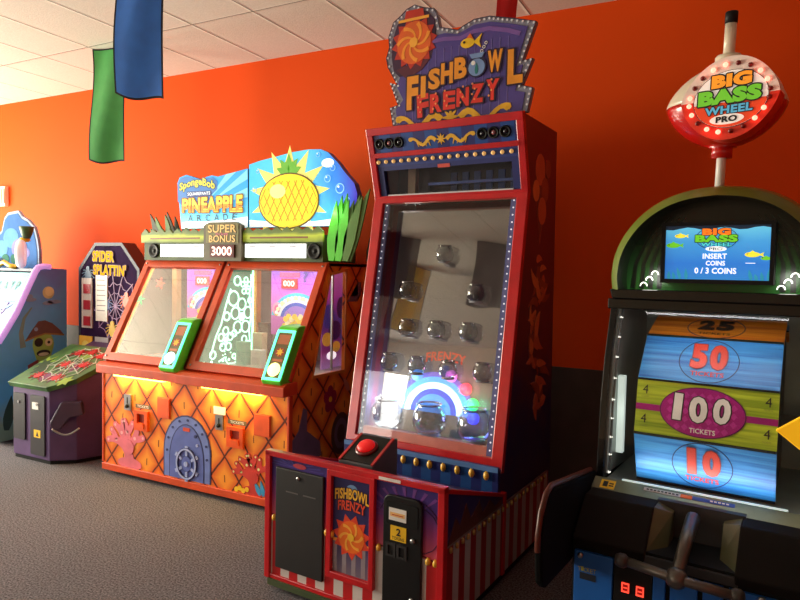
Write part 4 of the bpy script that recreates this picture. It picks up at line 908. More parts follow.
# ------------------------------------------------------------------ prize wheel game with the big fishing float on top
def wheel_game():
    W = .80
    t = thing('prize_wheel_cabinet', 'black and blue prize wheel game with green hood and fishing float topper', 'arcade machine', (-.487, 2.348, 0), -6)
    BLK = M('black'); GLO = M('black_gloss'); f0 = front(0)
    fx = lambda x: Fr((x, 0, 0), (0, 1, 0), (0, 0, 1))
    BLUE = mat('cabinet_blue', (20, 92, 176), .4, noise=.2, nscale=3)
    # lower cabinet and doors
    b = MB(); b.box(.0, W, .012, .95, .03, .60); b.box(.04, W-.04, .06, .90, 0, .03); b.build('lower_cabinet', BLK, t)
    for x0, x1 in ((.012, .150), (.285, .325), (.340, .425), (.440, .500), (.515, .79)):
        d = MB(); d.prism(rect(x0, x1, .07, .553), f0, -.012, .006); o = d.build('door', BLUE, t, .003)
        if x1 == .150:
            d = MB(); d.lathe([(.010, .006), (.010, .014), (.004, .016)], Fr((.035, 0, .538), (1, 0, 0), (0, 0, 1)), 12); d.build('lock', M('steel'), o)
            d = MB()
            for i in range(6): d.text('TICKETS'[i], f0, .032+.011*i, .488+.002*(i % 2), .010, .016, .0072, 0, .01)
            d.prism(rect(.034, .092, .452, .476), f0, .006, .0075, 1); d.build('ticket_print', [mat('dull_yellow', (150, 140, 50), .5), mat('slot_navy', (16, 24, 40), .5)], o)
        if x1 == .79:
            d = MB(); d.lathe([(.012, .006), (.012, .02), (.005, .024)], Fr((.61, 0, .545), (1, 0, 0), (0, 0, 1)), 12); d.build('lock', M('steel'), o)
    d = MB(); d.prism(rect(.155, .282, .07, .56), f0, -.012, .004); o = d.build('coin_panel', BLK, t)
    for x in (.183, .232):
        d = MB(); d.prism(rect(x, x+.026, .448, .482), f0, .004, .010, 0); d.ring(rect(x, x+.026, .448, .482), rect(x+.004, x+.022, .453, .477), f0, .010, .0115, 1); d.prism(rect(x+.006, x+.020, .463, .466), f0, .010, .0115, 1)
        d.build('led_counter', [lit('counter_red', (150, 20, 14), .5), lit('counter_glow', (255, 70, 50), 1.6)], o)
    for x in (.30, .56): 
        d = MB(); d.prism(rect(x, x+.12, .035, .06), f0, -.005, .004); d.build('vent_strip', M('dark_grey'), t)
    # console: two boxes and the gap with the pull lever
    BOX = mat('console_brown', (26, 20, 18), .7, spec=.12)
    for x0, x1, xi in ((.004, .255, 1), (.53, W-.004, 0)):
        b = MB()
        p0 = [(x0, .0, .60), (x1, .0, .60), (x1, .20, .60), (x0, .20, .60), (x0, -.005, .635), (x1, -.005, .635), (x1-.0, .15, .735), (x0, .15, .735)]
        b.add([(x0, .0, .565), (x1, .0, .565), (x1, .24, .565), (x0, .24, .565), (x0, -.01, .60), (x1, -.01, .60), (x1, .12, .722), (x0, .12, .722), (x1, .24, .722), (x0, .24, .722)],
              [(0, 1, 5, 4), (4, 5, 6, 7), (7, 6, 8, 9), (1, 2, 8, 6, 5), (3, 0, 4, 7, 9), (2, 3, 9, 8), (3, 2, 1, 0)])
        b.build('console_box', BOX, t, .006)
        b = MB(); xx = x1 if xi else x0; s = 1 if xi else -1
        b.add([(xx, .02, .60), (xx+s*.055, .10, .60), (xx+s*.055, .17, .70), (xx+s*.0, .13, .722), (xx, .22, .60), (xx, .22, .722), (xx+s*.055, .22, .60), (xx+s*.055, .22, .70)], [(0, 1, 2, 3), (3, 2, 7, 5), (1, 6, 7, 2), (0, 3, 5, 4)] if s > 0 else [(3, 2, 1, 0), (5, 7, 2, 3), (2, 7, 6, 1), (4, 5, 3, 0)])
        b.build('lever_cheek', mat('cheek_green_lit', (84, 82, 54), .45), t)  # green light on the box's inner face put into the cheek's colour
    b = MB(); b.box(.25, .54, .20, .24, .58, .73); b.box(.25, .54, .0, .24, .56, .59); b.build('lever_recess', M('dark_grey'), t)
    ARM = mat('lever_metal', (104, 98, 92), .35, .6)
    b = MB(); b.tube([(.378, .17, .70), (.376, .05, .66), (.372, -.075, .585)], .024, 12, 0, False, .02); b.build('lever_arm', ARM, t)
    b = MB(); b.lathe([(.001, -.034), (.022, -.028), (.034, -.01), (.034, .01), (.022, .028), (.001, .034)], Fr((.372, -.085, .578), (1, 0, 0), (0, 0, 1)), 16); b.build('lever_hub', ARM, t)
    b = MB(); b.tube([(.205, -.085, .592), (.372, -.09, .578), (.545, -.095, .574)], .0165, 12); b.build('lever_handle', ARM, t)
    for x, z in ((.200, .593), (.548, .574)):
        b = MB(); b.lathe([(.001, -.024), (.017, -.02), (.024, -.006), (.024, .008), (.016, .02), (.001, .023)], Fr((x, -.09, z), (0, 1, 0), (0, 0, 1)), 14); b.build('handle_knob', mat('knob_dark', (56, 50, 46), .4), t)
    # edging strip under the wheel window
    b = MB(); b.add([(.0, .215, .722), (W, .215, .722), (W, .27, .752), (0, .27, .752), (0, .215, .70), (W, .215, .70), (W, .27, .70), (0, .27, .70)], [(0, 1, 2, 3), (4, 5, 1, 0), (6, 7, 3, 2), (5, 6, 2, 1), (7, 4, 0, 3), (7, 6, 5, 4)])
    o = b.build('window_sill', mat('sill_metal', (120, 126, 108), .3, .7), t)
    fsl = Fr((0, .215, .722), (1, 0, 0), (0, .055, .03))
    b = MB(); b.prism(rect(.03, .085, .006, .05), fsl, 0, .002, 0); b.prism(rect(.04, .058, .014, .042), fsl, .002, .0028, 1); b.prism(rect(.063, .08, .03, .036), fsl, .002, .0028, 1); b.prism(rect(.063, .08, .018, .024), fsl, .002, .0028, 1)
    b.prism(rect(.19, .32, .034, .05), fsl, 0, .002, 2); b.prism(rect(.32, .36, .034, .05), fsl, 0, .0021, 3); b.prism(rect(.36, .50, .034, .05), fsl, 0, .002, 4)
    for i in range(9): b.prism(rect(.20+.013*i, .209+.013*i, .039, .045), fsl, .002, .0028, 1)
    for i in range(5): b.prism(rect(.42+.013*i, .429+.013*i, .039, .045), fsl, .002, .0028, 5)
    b.build('warning_strip', [M('yellow_print'), M('ink'), mat('strip_white', (190, 190, 186), .5), M('orange_print'), M('blue_print'), M('white_print')], o)
    # wheel housing
    prof = [(.275, .74), (.285, .90), (.30, 1.05), (.335, 1.22), (.39, 1.38), (.43, 1.50), (.95, 1.50), (.95, .60), (.24, .60)]
    for x in (.0, W-.028):
        MB().prism(prof, fx(x), 0, .028).build('side_panel', GLO, t, .004)
    INN = mat('inner_grey', (136, 142, 138), .35, .3)
    b = MB()
    ip = [(.30, .76), (.31, .90), (.325, 1.05), (.36, 1.22), (.41, 1.38), (.44, 1.48), (.93, 1.48), (.93, .72)]
    b.prism(ip, fx(.028), 0, .006); b.prism(ip, fx(W-.034), 0, .006); b.box(.034, W-.034, .92, .95, .60, 1.50); b.box(.034, W-.034, .27, .92, .70, .74)
    b.build('housing_liner', INN, t)
    for x in (.036, W-.036):
        b = MB(); path = [(x, y+.03, z) for y, z in ip[:6]]; b.tube(path, .006, 8); o = b.build('light_cord', mat('cord_grey', (90, 94, 92), .3), t)
        b = MB()
        for i in range(5):
            p, q = Vector(path[i]), Vector(path[i+1])
            for k in range(2):
                c = p.lerp(q, k/2); b.lathe([(.001, -.008), (.008, 0), (.001, .008)], Fr(c, (0, 1, 0), (0, 0, 1)), 8)
        b.build('cord_lights', lit('cord_white', (255, 250, 235), 1.2), o)
    for x in (.05, W-.05):
        b = MB(); b.box(x-.013, x+.013, .42, .45, .82, 1.14); b.build('light_tube', lit('housing_tube', (225, 240, 230), .55), t)
        lamp('tube_light', t, (.088 if x < .4 else W-.088, .37, 1.0), .07, (.95, 1, .96), .03)
    b = MB(); b.box(.10, .70, .345, .36, 1.452, 1.464); b.build('light_tube', M('housing_tube'), t)
    lamp('top_light', t, (.38, .285, 1.44), 1.3, (1, .98, .94), .5, (0, -.02, -1), .04)
    b = MB(); b.box(.10, .66, .283, .296, .742, .752); b.build('light_tube', M('housing_tube'), t)
    lamp('bottom_light', t, (.38, .288, .756), .65, (.96, 1, .96), .5, (0, .10, 1), .03)
    # the wheel: ten boards round an axle
    AX = Vector((.378, .690, .982)); RI = .392; HB = .105
    wd = {'blue': wood_mat('blue_board', (24, 104, 190), (70, 160, 226)), 'orange': wood_mat('orange_board', (206, 96, 12), (250, 160, 44)), 'lime': wood_mat('lime_board', (128, 160, 14), (196, 214, 52))}
    for n_, c in wd.items(): MATS[n_] = c
    RD = mat('number_red', (214, 58, 36), .4); OUT = mat('number_edge', (150, 60, 60), .5); NAVY = mat('ring_navy', (16, 34, 90), .5)
    def boardframe(deg):
        a = math.radians(deg); n = Vector((0, -math.cos(a), math.sin(a))); v = Vector((0, math.sin(a), math.cos(a)))
        return Fr(AX+n*RI, (1, 0, 0), v)
    hw = .240
    wh = MB(); wh.tube([(AX.x-.30, AX.y, AX.z), (AX.x+.33, AX.y, AX.z)], .03, 14)
    for x in (-.22, .22): wh.lathe([(RI*.93, -.01), (RI*.93, .01)], Fr(AX+Vector((x, 0, 0)), (0, 1, 0), (0, 0, 1)), 20)
    wheel = wh.build('prize_wheel', M('dark_grey'), t)
    nums = {-1: ('10', 'blue'), 0: ('100', 'lime'), 1: ('50', 'blue'), 2: ('25', 'orange'), 3: ('15', 'blue'), 4: ('30', 'orange'), 5: ('5', 'blue'), -2: ('25', 'orange'), -3: ('20', 'lime'), -4: ('40', 'blue'), 6: ('35', 'lime'), -5: ('60', 'orange')}
    for k, (txt, cname) in nums.items():
        fr = boardframe(30*k+10)
        b = MB(); b.prism(rect(-hw, hw, -HB+.003, HB-.003), fr, -.014, 0); bo = b.build('wheel_board', wd[cname], wheel)
        b = MB(); b.prism(rect(-hw, hw, HB-.004, HB+.004), fr, -.02, .004); b.build('board_divider', BLK, bo)
        p = MB()
        if k == 0:
            p.prism(rect(-hw, hw, -.014, .010), fr, 0, .001, 0); p.prism(circ(-.005, 0, .147, .093, 40), fr, .001, .0018, 1); p.prism(circ(-.005, 0, .143, .089, 40), fr, .0018, .0026, 0)
            for i in range(9):
                for j in range(5):
                    x, z = -.115+.027*i, -.06+.03*j
                    if (x/.135)**2+(z/.08)**2 < 1: p.prism([(x-.012, z), (x, z-.013), (x+.012, z), (x, z+.013)], fr, .0026, .0029, 4)
            p.text('1', fr, -.088, .014, .030, .100, .0046, 2, .045, (3, .004), None, -.05); p.text('0', fr, -.017, .010, .062, .098, .0046, 2, .045, (3, .004)); p.text('0', fr, .062, .014, .058, .094, .0046, 2, .045, (3, .004), None, -.06)
            p.text('TICKETS', fr, .0, -.068, .088, .018, .0046, 2, .02)
            for sx in (-1, 1):
                for sz in (-1, 1):
                    p.text('4', fr, sx*.208, sz*.056+.010, .020, .034, .002, 3, .0); p.text('TICKETS', fr, sx*.208, sz*.056-.018, .028, .006, .002, 5, 0)
            mats_ = [mat('board_magenta', (170, 16, 130), .3, .2), mat('ellipse_plum', (96, 10, 80), .4), M('white_print'), M('ink'), mat('magenta_light', (196, 50, 160), .3, .2), mat('print_olive', (120, 130, 60), .5)]
        else:
            sz = .112 if k in (1, -1) else .09
            p.ring(circ(.0, 0, .105, .098, 34), circ(.0, 0, .102, .095, 34), fr, 0, .0012, 0)
            mm = 1 if k in (1, -1) else 3
            if len(txt) == 2:
                p.text(txt[0], fr, -.034, .018, .055 if txt[0] != '1' else .028, sz, .0045, mm, .05, (2, .0035)); p.text(txt[1], fr, .034, .018, .058, sz, .0045, mm, .05, (2, .0035))
            else: p.text(txt, fr, 0, .018, .055, sz, .0045, mm, .05, (2, .0035))
            p.text('TICKETS', fr, .0, -.060, .115, .020, .003, 1 if k in (1, -1) else 3, .015)
            mats_ = [NAVY, RD, OUT if k in (1, -1) else mat('number_brown', (120, 60, 20), .5), M('ink')]
        p.build('board_print', mats_, bo)
    # pointer
    fp = front(.285); b = MB(); b.prism([(.612, 1.028), (.772, 1.155), (.772, .905)], fp, -.012, .012, 0); b.build('pointer', lit('pointer_yellow', (255, 190, 24), .35), t, .003, label='big yellow arrow pointing at the wheel')
    # clear cover
    cov = [(.262, .752), (.27, .90), (.285, 1.05), (.318, 1.22), (.36, 1.35), (.375, 1.42)]
    b = MB(); vs = []; fs = []
    for y, z in cov: vs += [(.028, y, z), (W-.028, y, z)]
    for i in range(len(cov)-1): fs.append((2*i, 2*i+1, 2*i+3, 2*i+2))
    b.add(vs, fs, 0, False); o = b.build('clear_cover', glass('clear_cover', .012, .12), t)
    so = o.modifiers.new('thick', 'SOLIDIFY'); so.thickness = .004
    # hood
    hc = [(.045, 1.50), (.040, 1.56), (.052, 1.64), (.090, 1.72), (.150, 1.79), (.225, 1.84), (.31, 1.868), (.405, 1.878)]
    def smooth(P, n):
        out = []
        for i in range(len(P)-1):
            p0, p1, p2, p3 = P[max(0, i-1)], P[i], P[i+1], P[min(len(P)-1, i+2)]
            for k in range(n):
                u = k/n
                out.append(tuple(.5*((2*b)+(-a+c)*u+(2*a-5*b+4*c-d)*u*u+(-a+3*b-3*c+d)*u**3) for a, b, c, d in zip(p0, p1, p2, p3)))
        return out+[P[-1]]
    hc = smooth(hc, 4)
    half = hc+[(.81-x, z) for x, z in hc[:-1][::-1]]
    def sc(P, k, dz=0): return [(.405+(x-.405)*k, 1.50+(z-1.50)*k+dz) for x, z in P]
    loops = [(sc(half, .90), .195), (sc(half, .985), .235), (sc(half, 1.0), .26), (sc(half, 1.03), .33), (sc(half, 1.03), .55), (sc(half, .99), .75), (sc(half, .88), .90)]
    b = MB(); vs = []; fs = []; n = len(half)
    for P, y in loops: vs += [(x, y, z) for x, z in P]
    for i in range(len(loops)-1):
        for j in range(n-1): fs.append((i*n+j, (i+1)*n+j, (i+1)*n+j+1, i*n+j+1))
    fs.append(tuple((len(loops)-1)*n+j for j in range(n)))
    b.add(vs, fs, 0, True); b.build('hood', mat('hood_olive', (104, 122, 40), .4, coat=.3), t)
    fh = front(.205); inn = sc(half, .90); inn2 = sc(half, .80, .015)
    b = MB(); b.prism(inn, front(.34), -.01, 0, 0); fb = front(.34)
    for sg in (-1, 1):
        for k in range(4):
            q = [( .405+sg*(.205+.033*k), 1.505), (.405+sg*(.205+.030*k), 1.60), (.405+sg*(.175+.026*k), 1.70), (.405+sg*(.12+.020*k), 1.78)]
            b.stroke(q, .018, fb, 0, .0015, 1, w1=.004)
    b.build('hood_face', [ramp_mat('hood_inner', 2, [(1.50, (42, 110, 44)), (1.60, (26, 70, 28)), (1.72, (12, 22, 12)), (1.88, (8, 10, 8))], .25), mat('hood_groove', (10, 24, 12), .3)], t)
    b = MB(); m_ = len(inn)
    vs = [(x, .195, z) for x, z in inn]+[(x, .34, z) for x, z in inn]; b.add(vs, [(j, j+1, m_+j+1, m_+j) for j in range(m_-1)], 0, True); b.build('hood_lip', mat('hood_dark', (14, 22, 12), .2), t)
    b = MB(); b.prism([(.045, 1.502), (.765, 1.502), (.755, 1.465), (.055, 1.465)], front(.215), -.10, 0); b.box(.03, W-.03, .25, .28, 1.425, 1.465); b.build('hood_bar', GLO, t, .004)
    for x in (.18, .63):
        b = MB(); fl = Fr((x, .265, 1.502), (1, 0, 0), (0, 1, 0))
        for k in range(3): b.tube([(x-.02+.02*k+.012*math.cos(a), .26, 1.515+.022*k+.014*math.sin(a)) for a in [PI*i/8 for i in range(9)]], .0022, 6)
        o = b.build('arch_lamp', lit('arch_white', (255, 255, 245), 1.6), t)
        lamp('arch_glow', t, (x, .25, 1.55), .35, (1, 1, .9), .03)
    # screen
    b = MB(); b.ring(rect(.222, .588, 1.53, 1.752), rect(.236, .574, 1.545, 1.738), fb, 0, .10); o = b.build('screen_bezel', BLK, t)
    fs_ = front(.25); s = MB()
    s.prism(rect(.230, .580, 1.54, 1.745), fs_, -.01, 0, 0)
    sw = [(.236, 1.738), (.574, 1.738)]+[(.574-.338*i/14, 1.728+.005*math.sin(i*1.3)) for i in range(15)]
    s.prism(sw, fs_, 0, .001, 1)
    s.ring(circ(.405, 1.693, .068, .042, 30), circ(.405, 1.693, .066, .040, 30), fs_, 0, .0012, 2)
    s.text('BIG', fs_, .405, 1.716, .092, .024, .004, 3, .06, (2, .0025)); s.text('BASS', fs_, .405, 1.692, .138, .026, .0044, 4, .06, (2, .0025)); s.text('WHEEL', fs_, .405, 1.671, .10, .014, .003, 5, .03, (2, .0015))
    s.prism(circ(.405, 1.655, .034, .009, 20), fs_, 0, .0034, 6); s.text('PRO', fs_, .405, 1.655, .044, .011, .0046, 2, .02)
    s.text('INSERT', fs_, .402, 1.629, .078, .019, .002, 6, .02); s.text('COINS', fs_, .405, 1.604, .062, .017, .002, 6, .02); s.text('0 / 3 COINS', fs_, .405, 1.577, .135, .021, .002, 6, .02)
    for (x, z, L_, c) in ((.285, 1.702, .03, 7), (.262, 1.668, .038, 4), (.52, 1.635, .038, 7), (.562, 1.622, .026, 4)):
        s.prism(circ(x, z, L_*.62, L_*.24, 16), fs_, 0, .0015, c); s.prism([(x+L_*.5, z), (x+L_*.95, z+L_*.22), (x+L_*.85, z), (x+L_*.95, z-L_*.22)], fs_, 0, .0015, c); s.prism([(x-L_*.2, z+L_*.2), (x, z+L_*.38), (x+L_*.25, z+L_*.18)], fs_, 0, .0015, c)
        s.prism(circ(x-L_*.38, z+.002, .002, n=7), fs_, .0015, .002, 2)
    for x in [.25+.02*i for i in range(4)]+[.52+.017*i for i in range(4)]: s.prism(leaf(x, 1.545, .035+.012*math.sin(x*90), .012, PI/2+.3*math.sin(x*50)), fs_, 0, .0012, 8)
    s.prism(rect(.50, .53, 1.604, 1.606), fs_, 0, .0013, 6)
    s.build('screen', [ramp_mat('screen_water', 2, [(1.545, (44, 120, 190)), (1.60, (40, 112, 196)), (1.68, (62, 146, 206)), (1.738, (96, 186, 216))], .2, .95, .1), lit('screen_surface', (20, 40, 60), .6), lit('screen_ink', (20, 30, 40), .2), lit('screen_orange', (255, 120, 30), .9), lit('screen_green', (110, 200, 40), .8), lit('screen_cyan', (80, 210, 220), .8), lit('screen_white', (250, 252, 250), 1.0), lit('screen_yellow', (240, 220, 60), .9), lit('screen_weed', (40, 140, 170), .8)], o)
    # side fins
    for x in (-.032, W+.004):
        b = MB(); b.prism([(-.25, .50), (-.285, .53), (-.30, .66), (-.285, .75), (-.24, .81), (-.19, .826), (.30, .765), (.30, .60), (.02, .50)], fx(x), 0, .028); b.build('side_fin', mat('fin_black', (9, 8, 8), .85, spec=.1), t, .008)
        b = MB(); b.tube([(x+.014, -.302, .64), (x+.014, -.30, .70), (x+.014, -.275, .765), (x+.014, -.235, .817), (x+.014, -.19, .832), (x+.014, .26, .776)], .010, 8); b.build('fin_edge_reflection', mat('edge_orange_reflection', (80, 34, 22), .4), t)  # orange reflection along the fin's top edge, built as a coloured rail
    # mast and float
    mx, my = .388, .40; lean = math.radians(1.6); ax = Vector((math.sin(lean), 0, math.cos(lean)))
    P = lambda h: Vector((mx, my, 1.88))+ax*h
    b = MB(); b.tube([P(-.02), P(.20)], .0165, 12); b.build('mast', M('white_plastic'), t)
    fa = Fr(P(.310), Vector((1, 0, 0))-ax*ax.x, (0, 1, 0))
    def fl(prof_, nm, m_, label=None):
        b = MB(); b.lathe(prof_, fa, 30, 0, 1, .72); b.build(nm, m_, t, label=label)
    up = [(.205*math.cos(a), .154*math.sin(a)**1.35) for a in [PI/2*i/9 for i in range(9)]]+[(.05, .151)]
    dn = [(.05, -.151)]+[(.205*math.cos(a), -.154*math.sin(a)**1.35) for a in [PI/2*(8-i)/9 for i in range(9)]]
    WHT = mat('float_white', (226, 212, 188), .3, coat=.3); FRD = mat('float_red', (196, 24, 18), .25, coat=.4)
    fl(up, 'float_top', WHT, 'cream upper half of the float'); fl(dn, 'float_bottom', FRD, 'red lower half of the float')
    fl([(.046, .14), (.046, .182), (.040, .19)], 'float_collar', WHT); fl([(.036, -.19), (.036, -.14)], 'float_collar', FRD)
    fl([(.020, .185), (.020, .305)], 'float_stem', WHT); fl([(.022, .305), (.022, .345), (.018, .349)], 'stem_cap', M('black'))
    # sign face of the float
    ca = math.radians(-9); fn = Fr(fa.o+Vector((.030, -.142, -.006)), Vector((math.cos(ca), math.sin(ca)*1, 0))-ax*0, ax)
    lens = [(.160*math.cos(a), .145*math.copysign(abs(math.sin(a))**1.35, math.sin(a))) for a in [2*PI*i/60 for i in range(60)]]
    b = MB(); b.prism([p for p in lens if p[1] >= -1e-6], fn, -.06, .012, 0); b.prism([p for p in lens if p[1] <= 1e-6], fn, -.06, .012, 1); o = b.build('sign_face', [mat('face_white', (236, 226, 216), .35), mat('face_red', (216, 50, 26), .35)], t)
    s = MB(); s.prism(circ(.006, -.004, .122, .100, 40), fn, .012, .0135, 0); s.prism(circ(.006, -.004, .120, .098, 40), fn, .0135, .0145, 1)
    lo = [p for p in circ(.006, -.004, .1195, .0975, 60) if p[1] < -.01]; s.prism(lo, fn, .0145, .0152, 6)
    s.text('BIG', fn, .008, .060, .130, .046, .0185, 2, .07, (0, .005)); s.text('BASS', fn, .004, .006, .205, .052, .0195, 3, .07, (0, .005)); s.text('WHEEL', fn, .004, -.041, .155, .028, .0185, 4, .04, (0, .003))
    s.prism(circ(.0, -.074, .056, .018, 24), fn, .0152, .017, 1); s.text('PRO', fn, .0, -.074, .070, .022, .0188, 0, .05)
    s.text('BAY TEK', fn, .008, .084, .026, .005, .0155, 5, 0) if 0 else None
    s.build('sign_print', [M('ink'), lit('sign_white', (246, 240, 230), .30), lit('sign_orange', (250, 160, 40), .35), lit('sign_leaf', (110, 200, 50), .35), lit('sign_cyan', (90, 180, 220), .3), M('dark_grey'), lit('sign_flame', (226, 70, 30), .25)], o)
    on = {0, 1, 4, 5, 6, 8, 9, 12, 13, 16, 17}
    N = 20
    for i in range(N):
        a = PI/2+.12+2*PI*i/N; lit_ = i in on
        q = fn.p(.132*math.cos(a), .118*math.copysign(abs(math.sin(a))**1.15, math.sin(a)), .012)
        b = MB(); b.lathe([(.0085, 0), (.0085, .005), (.005, .010), (.001, .0115)], Fr(q, fn.u, fn.v), 10)
        b.build('bulb', lit('bulb_hot', (255, 110, 90), 5.0) if lit_ else mat('bulb_off', (110, 20, 16), .3), o)
    for a in (1.0, 2.2, 3.6, 4.4, 5.4, 6.1): lamp('bulb_glow', o, fn.p(.163*math.cos(a), .123*math.sin(a), .05), .03, (1, .12, .08), .02)
    return t
wheel_game()

# ------------------------------------------------------------------ octagonal spider game, left of the twin-bay game
def spider_game():
    t = thing('spider_game_cabinet', 'low purple game with a web playfield and eight-sided spider backboard', 'arcade machine', (-4.9, 3.5, 0))
    PUR = mat('purple_laminate', (88, 64, 108), .5, spec=.3); G = lambda x, y: (x+4.9, y-3.5)
    up = Fr((0, 0, 0), (1, 0, 0), (0, 1, 0))
    body = [G(-5.10, 3.115), G(-4.65, 3.12), G(-4.50, 3.245), G(-4.44, 3.43), G(-4.44, 3.85), G(-5.10, 3.85)]
    vs = [(x, y, .03) for x, y in body]+[(x, y, .585+max(0, (y+.39))*.40) for x, y in body]
    b = MB(); b.add(vs, [(5, 4, 3, 2, 1, 0), (6, 7, 8, 9, 10, 11)]+[(i, (i+1) % 6, 6+(i+1) % 6, 6+i) for i in range(6)]); b.build('cabinet', PUR, t, .006)
    b = MB(); b.prism([(x*.97, y*.97) for x, y in body], up, 0, .03); b.build('plinth', M('black'), t)
    # web playfield slab
    sp = Fr((0, -.41, .60), (1, 0, 0), (0, .53, .25)); 
    poly = [(-.225, 0), (.262, 0), (.425, .145), (.475, .34), (.475, .60), (-.20, .60), (-.225, .3)]
    b = MB(); b.prism(poly, sp, -.03, .012, 0); o = b.build('playfield', mat('web_green', (62, 104, 52), .4, noise=.5, nscale=7), t, .004)
    s = MB(); rr = random.Random(9)
    for i in range(12):
        x, z = rr.uniform(-.15, .42), rr.uniform(.08, .55)
        s.prism(star(x, z, rr.uniform(.06, .10), .04, 6, rr.uniform(0, 3)), sp, .012, .0132+.0001*i, (0, 1, 0, 2)[i % 4])
    ox, oz = .16, .32
    for k in range(10):
        a = k*2*PI/10+.2; s.stroke([(ox, oz), (ox+.24*math.cos(a), oz+.27*math.sin(a))], .007, sp, .012, .0152+.0001*k, 3)
    for r_ in (.09, .16, .23):
        pts = []
        for k in range(10):
            for q in (0, .5):
                a = (k+q)*2*PI/10+.2; rr2 = r_*(1 if q == 0 else .88); pts.append((ox+rr2*math.cos(a), oz+rr2*1.12*math.sin(a)))
        s.stroke(pts, .006, sp, .012, .0164, 3, True)
    for x, z in ((.0, .12), (.10, .30), (.30, .32), (.22, .12), (.06, .47), (.34, .46), (.19, .50)):
        s.prism(circ(x, z, .036, .030, 14), sp, .012, .018, 4); s.prism(circ(x, z+.04, .017, n=10), sp, .012, .0185, 4)
        for k in range(8):
            a = (k % 4-1.5)*.42+(0 if k < 4 else PI); s.stroke([(x, z), (x+.05*math.cos(a), z+.05*math.sin(a)+.012), (x+.075*math.cos(a), z+.075*math.sin(a))], .006, sp, .012, .0172, 4)
    s.build('web_print', [mat('web_dark', (30, 60, 34), .4), mat('web_lime', (130, 160, 50), .4), mat('web_plum', (110, 50, 90), .4), mat('web_white', (196, 206, 190), .4), mat('spider_red', (190, 36, 40), .35)], o)
    # doors on the front
    ff = Fr((-.2, -.385, 0), (1, .011, 0), (0, 0, 1))
    for x0, x1, nm in ((.02, .165, 'ticket_door'), (.235, .405, 'coin_door')):
        z0, z1 = (.16, .53) if nm == 'ticket_door' else (.06, .53)
        d = MB(); d.prism(rrect(x0, x1, z0, z1, .012), ff, 0, .012); o = d.build(nm, mat('door_dark', (40, 36, 42), .45), t)
        d = MB(); d.prism(circ((x0+x1)/2, z1-.07, .012, n=10), ff, .012, .018); d.build('lock', M('steel'), o)
        if nm == 'coin_door':
            d = MB(); d.prism(rect(.26, .335, .42, .475), ff, .012, .014, 0); d.prism(rect(.28, .36, .20, .26), ff, .012, .014, 1); d.prism([(.305, .21), (.34, .21), (.322, .25)], ff, .014, .0148, 2)
            d.build('coin_sticker', [M('white_print'), M('yellow_print'), M('ink')], o)
    # mallet holster on the corner
    e = Vector((-4.50+4.65, 3.245-3.12, 0)).normalized(); fc = Fr((-4.65+4.9, 3.12-3.5, 0), e, (0, 0, 1))
    b = MB(); b.prism([(.02, .34), (.10, .50), (.24, .50), (.26, .40), (.16, .38), (.10, .30), (.04, .26)], fc, 0, .07); b.build('mallet_holster', mat('holster_plum', (66, 50, 78), .5), t, .008)
    b = MB(); b.tube([fc.p(.04+.012*k, .30-.05*math.sin(k*PI/16), .075) for k in range(17)], .008, 6); b.build('cord', M('steel'), t)
    # backboard
    by = .34
    octo = [(-.39, .62), (-.39, 1.53), (-.17, 1.757), (.18, 1.757), (.40, 1.53), (.40, .62)]
    b = MB(); b.prism(octo, front(by), -.14, 0, 0, 1); o = b.build('backboard', [mat('board_plum', (44, 26, 60), .8, noise=.5, nscale=5, spec=.05), mat('board_maroon', (80, 36, 44), .5)], t, .004)
    fb = front(by); s = MB()
    s.ring(octo, [(x*.93, 1.19+(z-1.19)*.95) for x, z in octo], fb, 0, .004, 0)
    for w_, x, z, ww in (('SPIDER', -.05, 1.635, .28), ('SPLATTIN\'', .03, 1.515, .42)):
        s.text(w_, fb, x, z, ww, .095, .012, 8, .04, (2, .006), None, -.02)
    sx, sz = .10, 1.20
    for k in range(12):
        a = k*2*PI/12+.15; L_ = .28; s.stroke([(sx, sz), (sx+L_*math.cos(a), sz+L_*1.15*math.sin(a))], .006, fb, 0, .0042+.0001*k, 3)
    for r_ in (.11, .19, .27):
        pts = []
        for k in range(12):
            for q in (0, .5):
                a = (k+q)*2*PI/12+.15; r2 = r_*(1 if q == 0 else .88); pts.append((sx+r2*math.cos(a), sz+r2*1.12*math.sin(a)))
        s.stroke(pts, .005, fb, 0, .0058, 3, True)
    for x, z, m_ in ((.24, 1.24, 4), (-.02, 1.20, 5), (.06, .98, 6), (.26, 1.03, 7), (-.26, 1.46, 7)):
        s.prism(circ(x, z, .04, .055, 14), fb, 0, .007, m_); s.prism(circ(x, z+.065, .024, n=10), fb, 0, .0072, m_)
        for k in range(8):
            a = (k % 4-1.5)*.45+(0 if k < 4 else PI); s.stroke([(x, z), (x+.05*math.cos(a), z+.05*math.sin(a)+.02), (x+.085*math.cos(a), z+.08*math.sin(a))], .008, fb, 0, .0066, m_)
    s.build('backboard_print', [mat('board_edge', (40, 40, 70), .5), M('yellow_print'), mat('board_red', (120, 30, 30), .5), mat('board_web', (170, 140, 190), .5), mat('board_orange', (226, 90, 40), .4), mat('board_blue', (60, 90, 170), .4), mat('board_gold', (226, 190, 60), .4), mat('board_teal', (50, 90, 130), .4), mat('board_letter', (226, 182, 10), .8, spec=.05)], o)
    b = MB(); b.prism(rect(-.335, -.20, .99, 1.44), fb, 0, .014); do = b.build('score_panel', mat('panel_pale', (206, 196, 196), .45), o)
    for z in (1.335, 1.19, 1.045):
        b = MB(); b.prism(rect(-.305, -.215, z-.035, z+.05), fb, .014, .02); b.build('score_window', mat('score_red', (170, 32, 50), .3), do)
    b = MB(); b.prism(rect(-.15, .0, 1.06, 1.47), fb, 0, .010, 0)
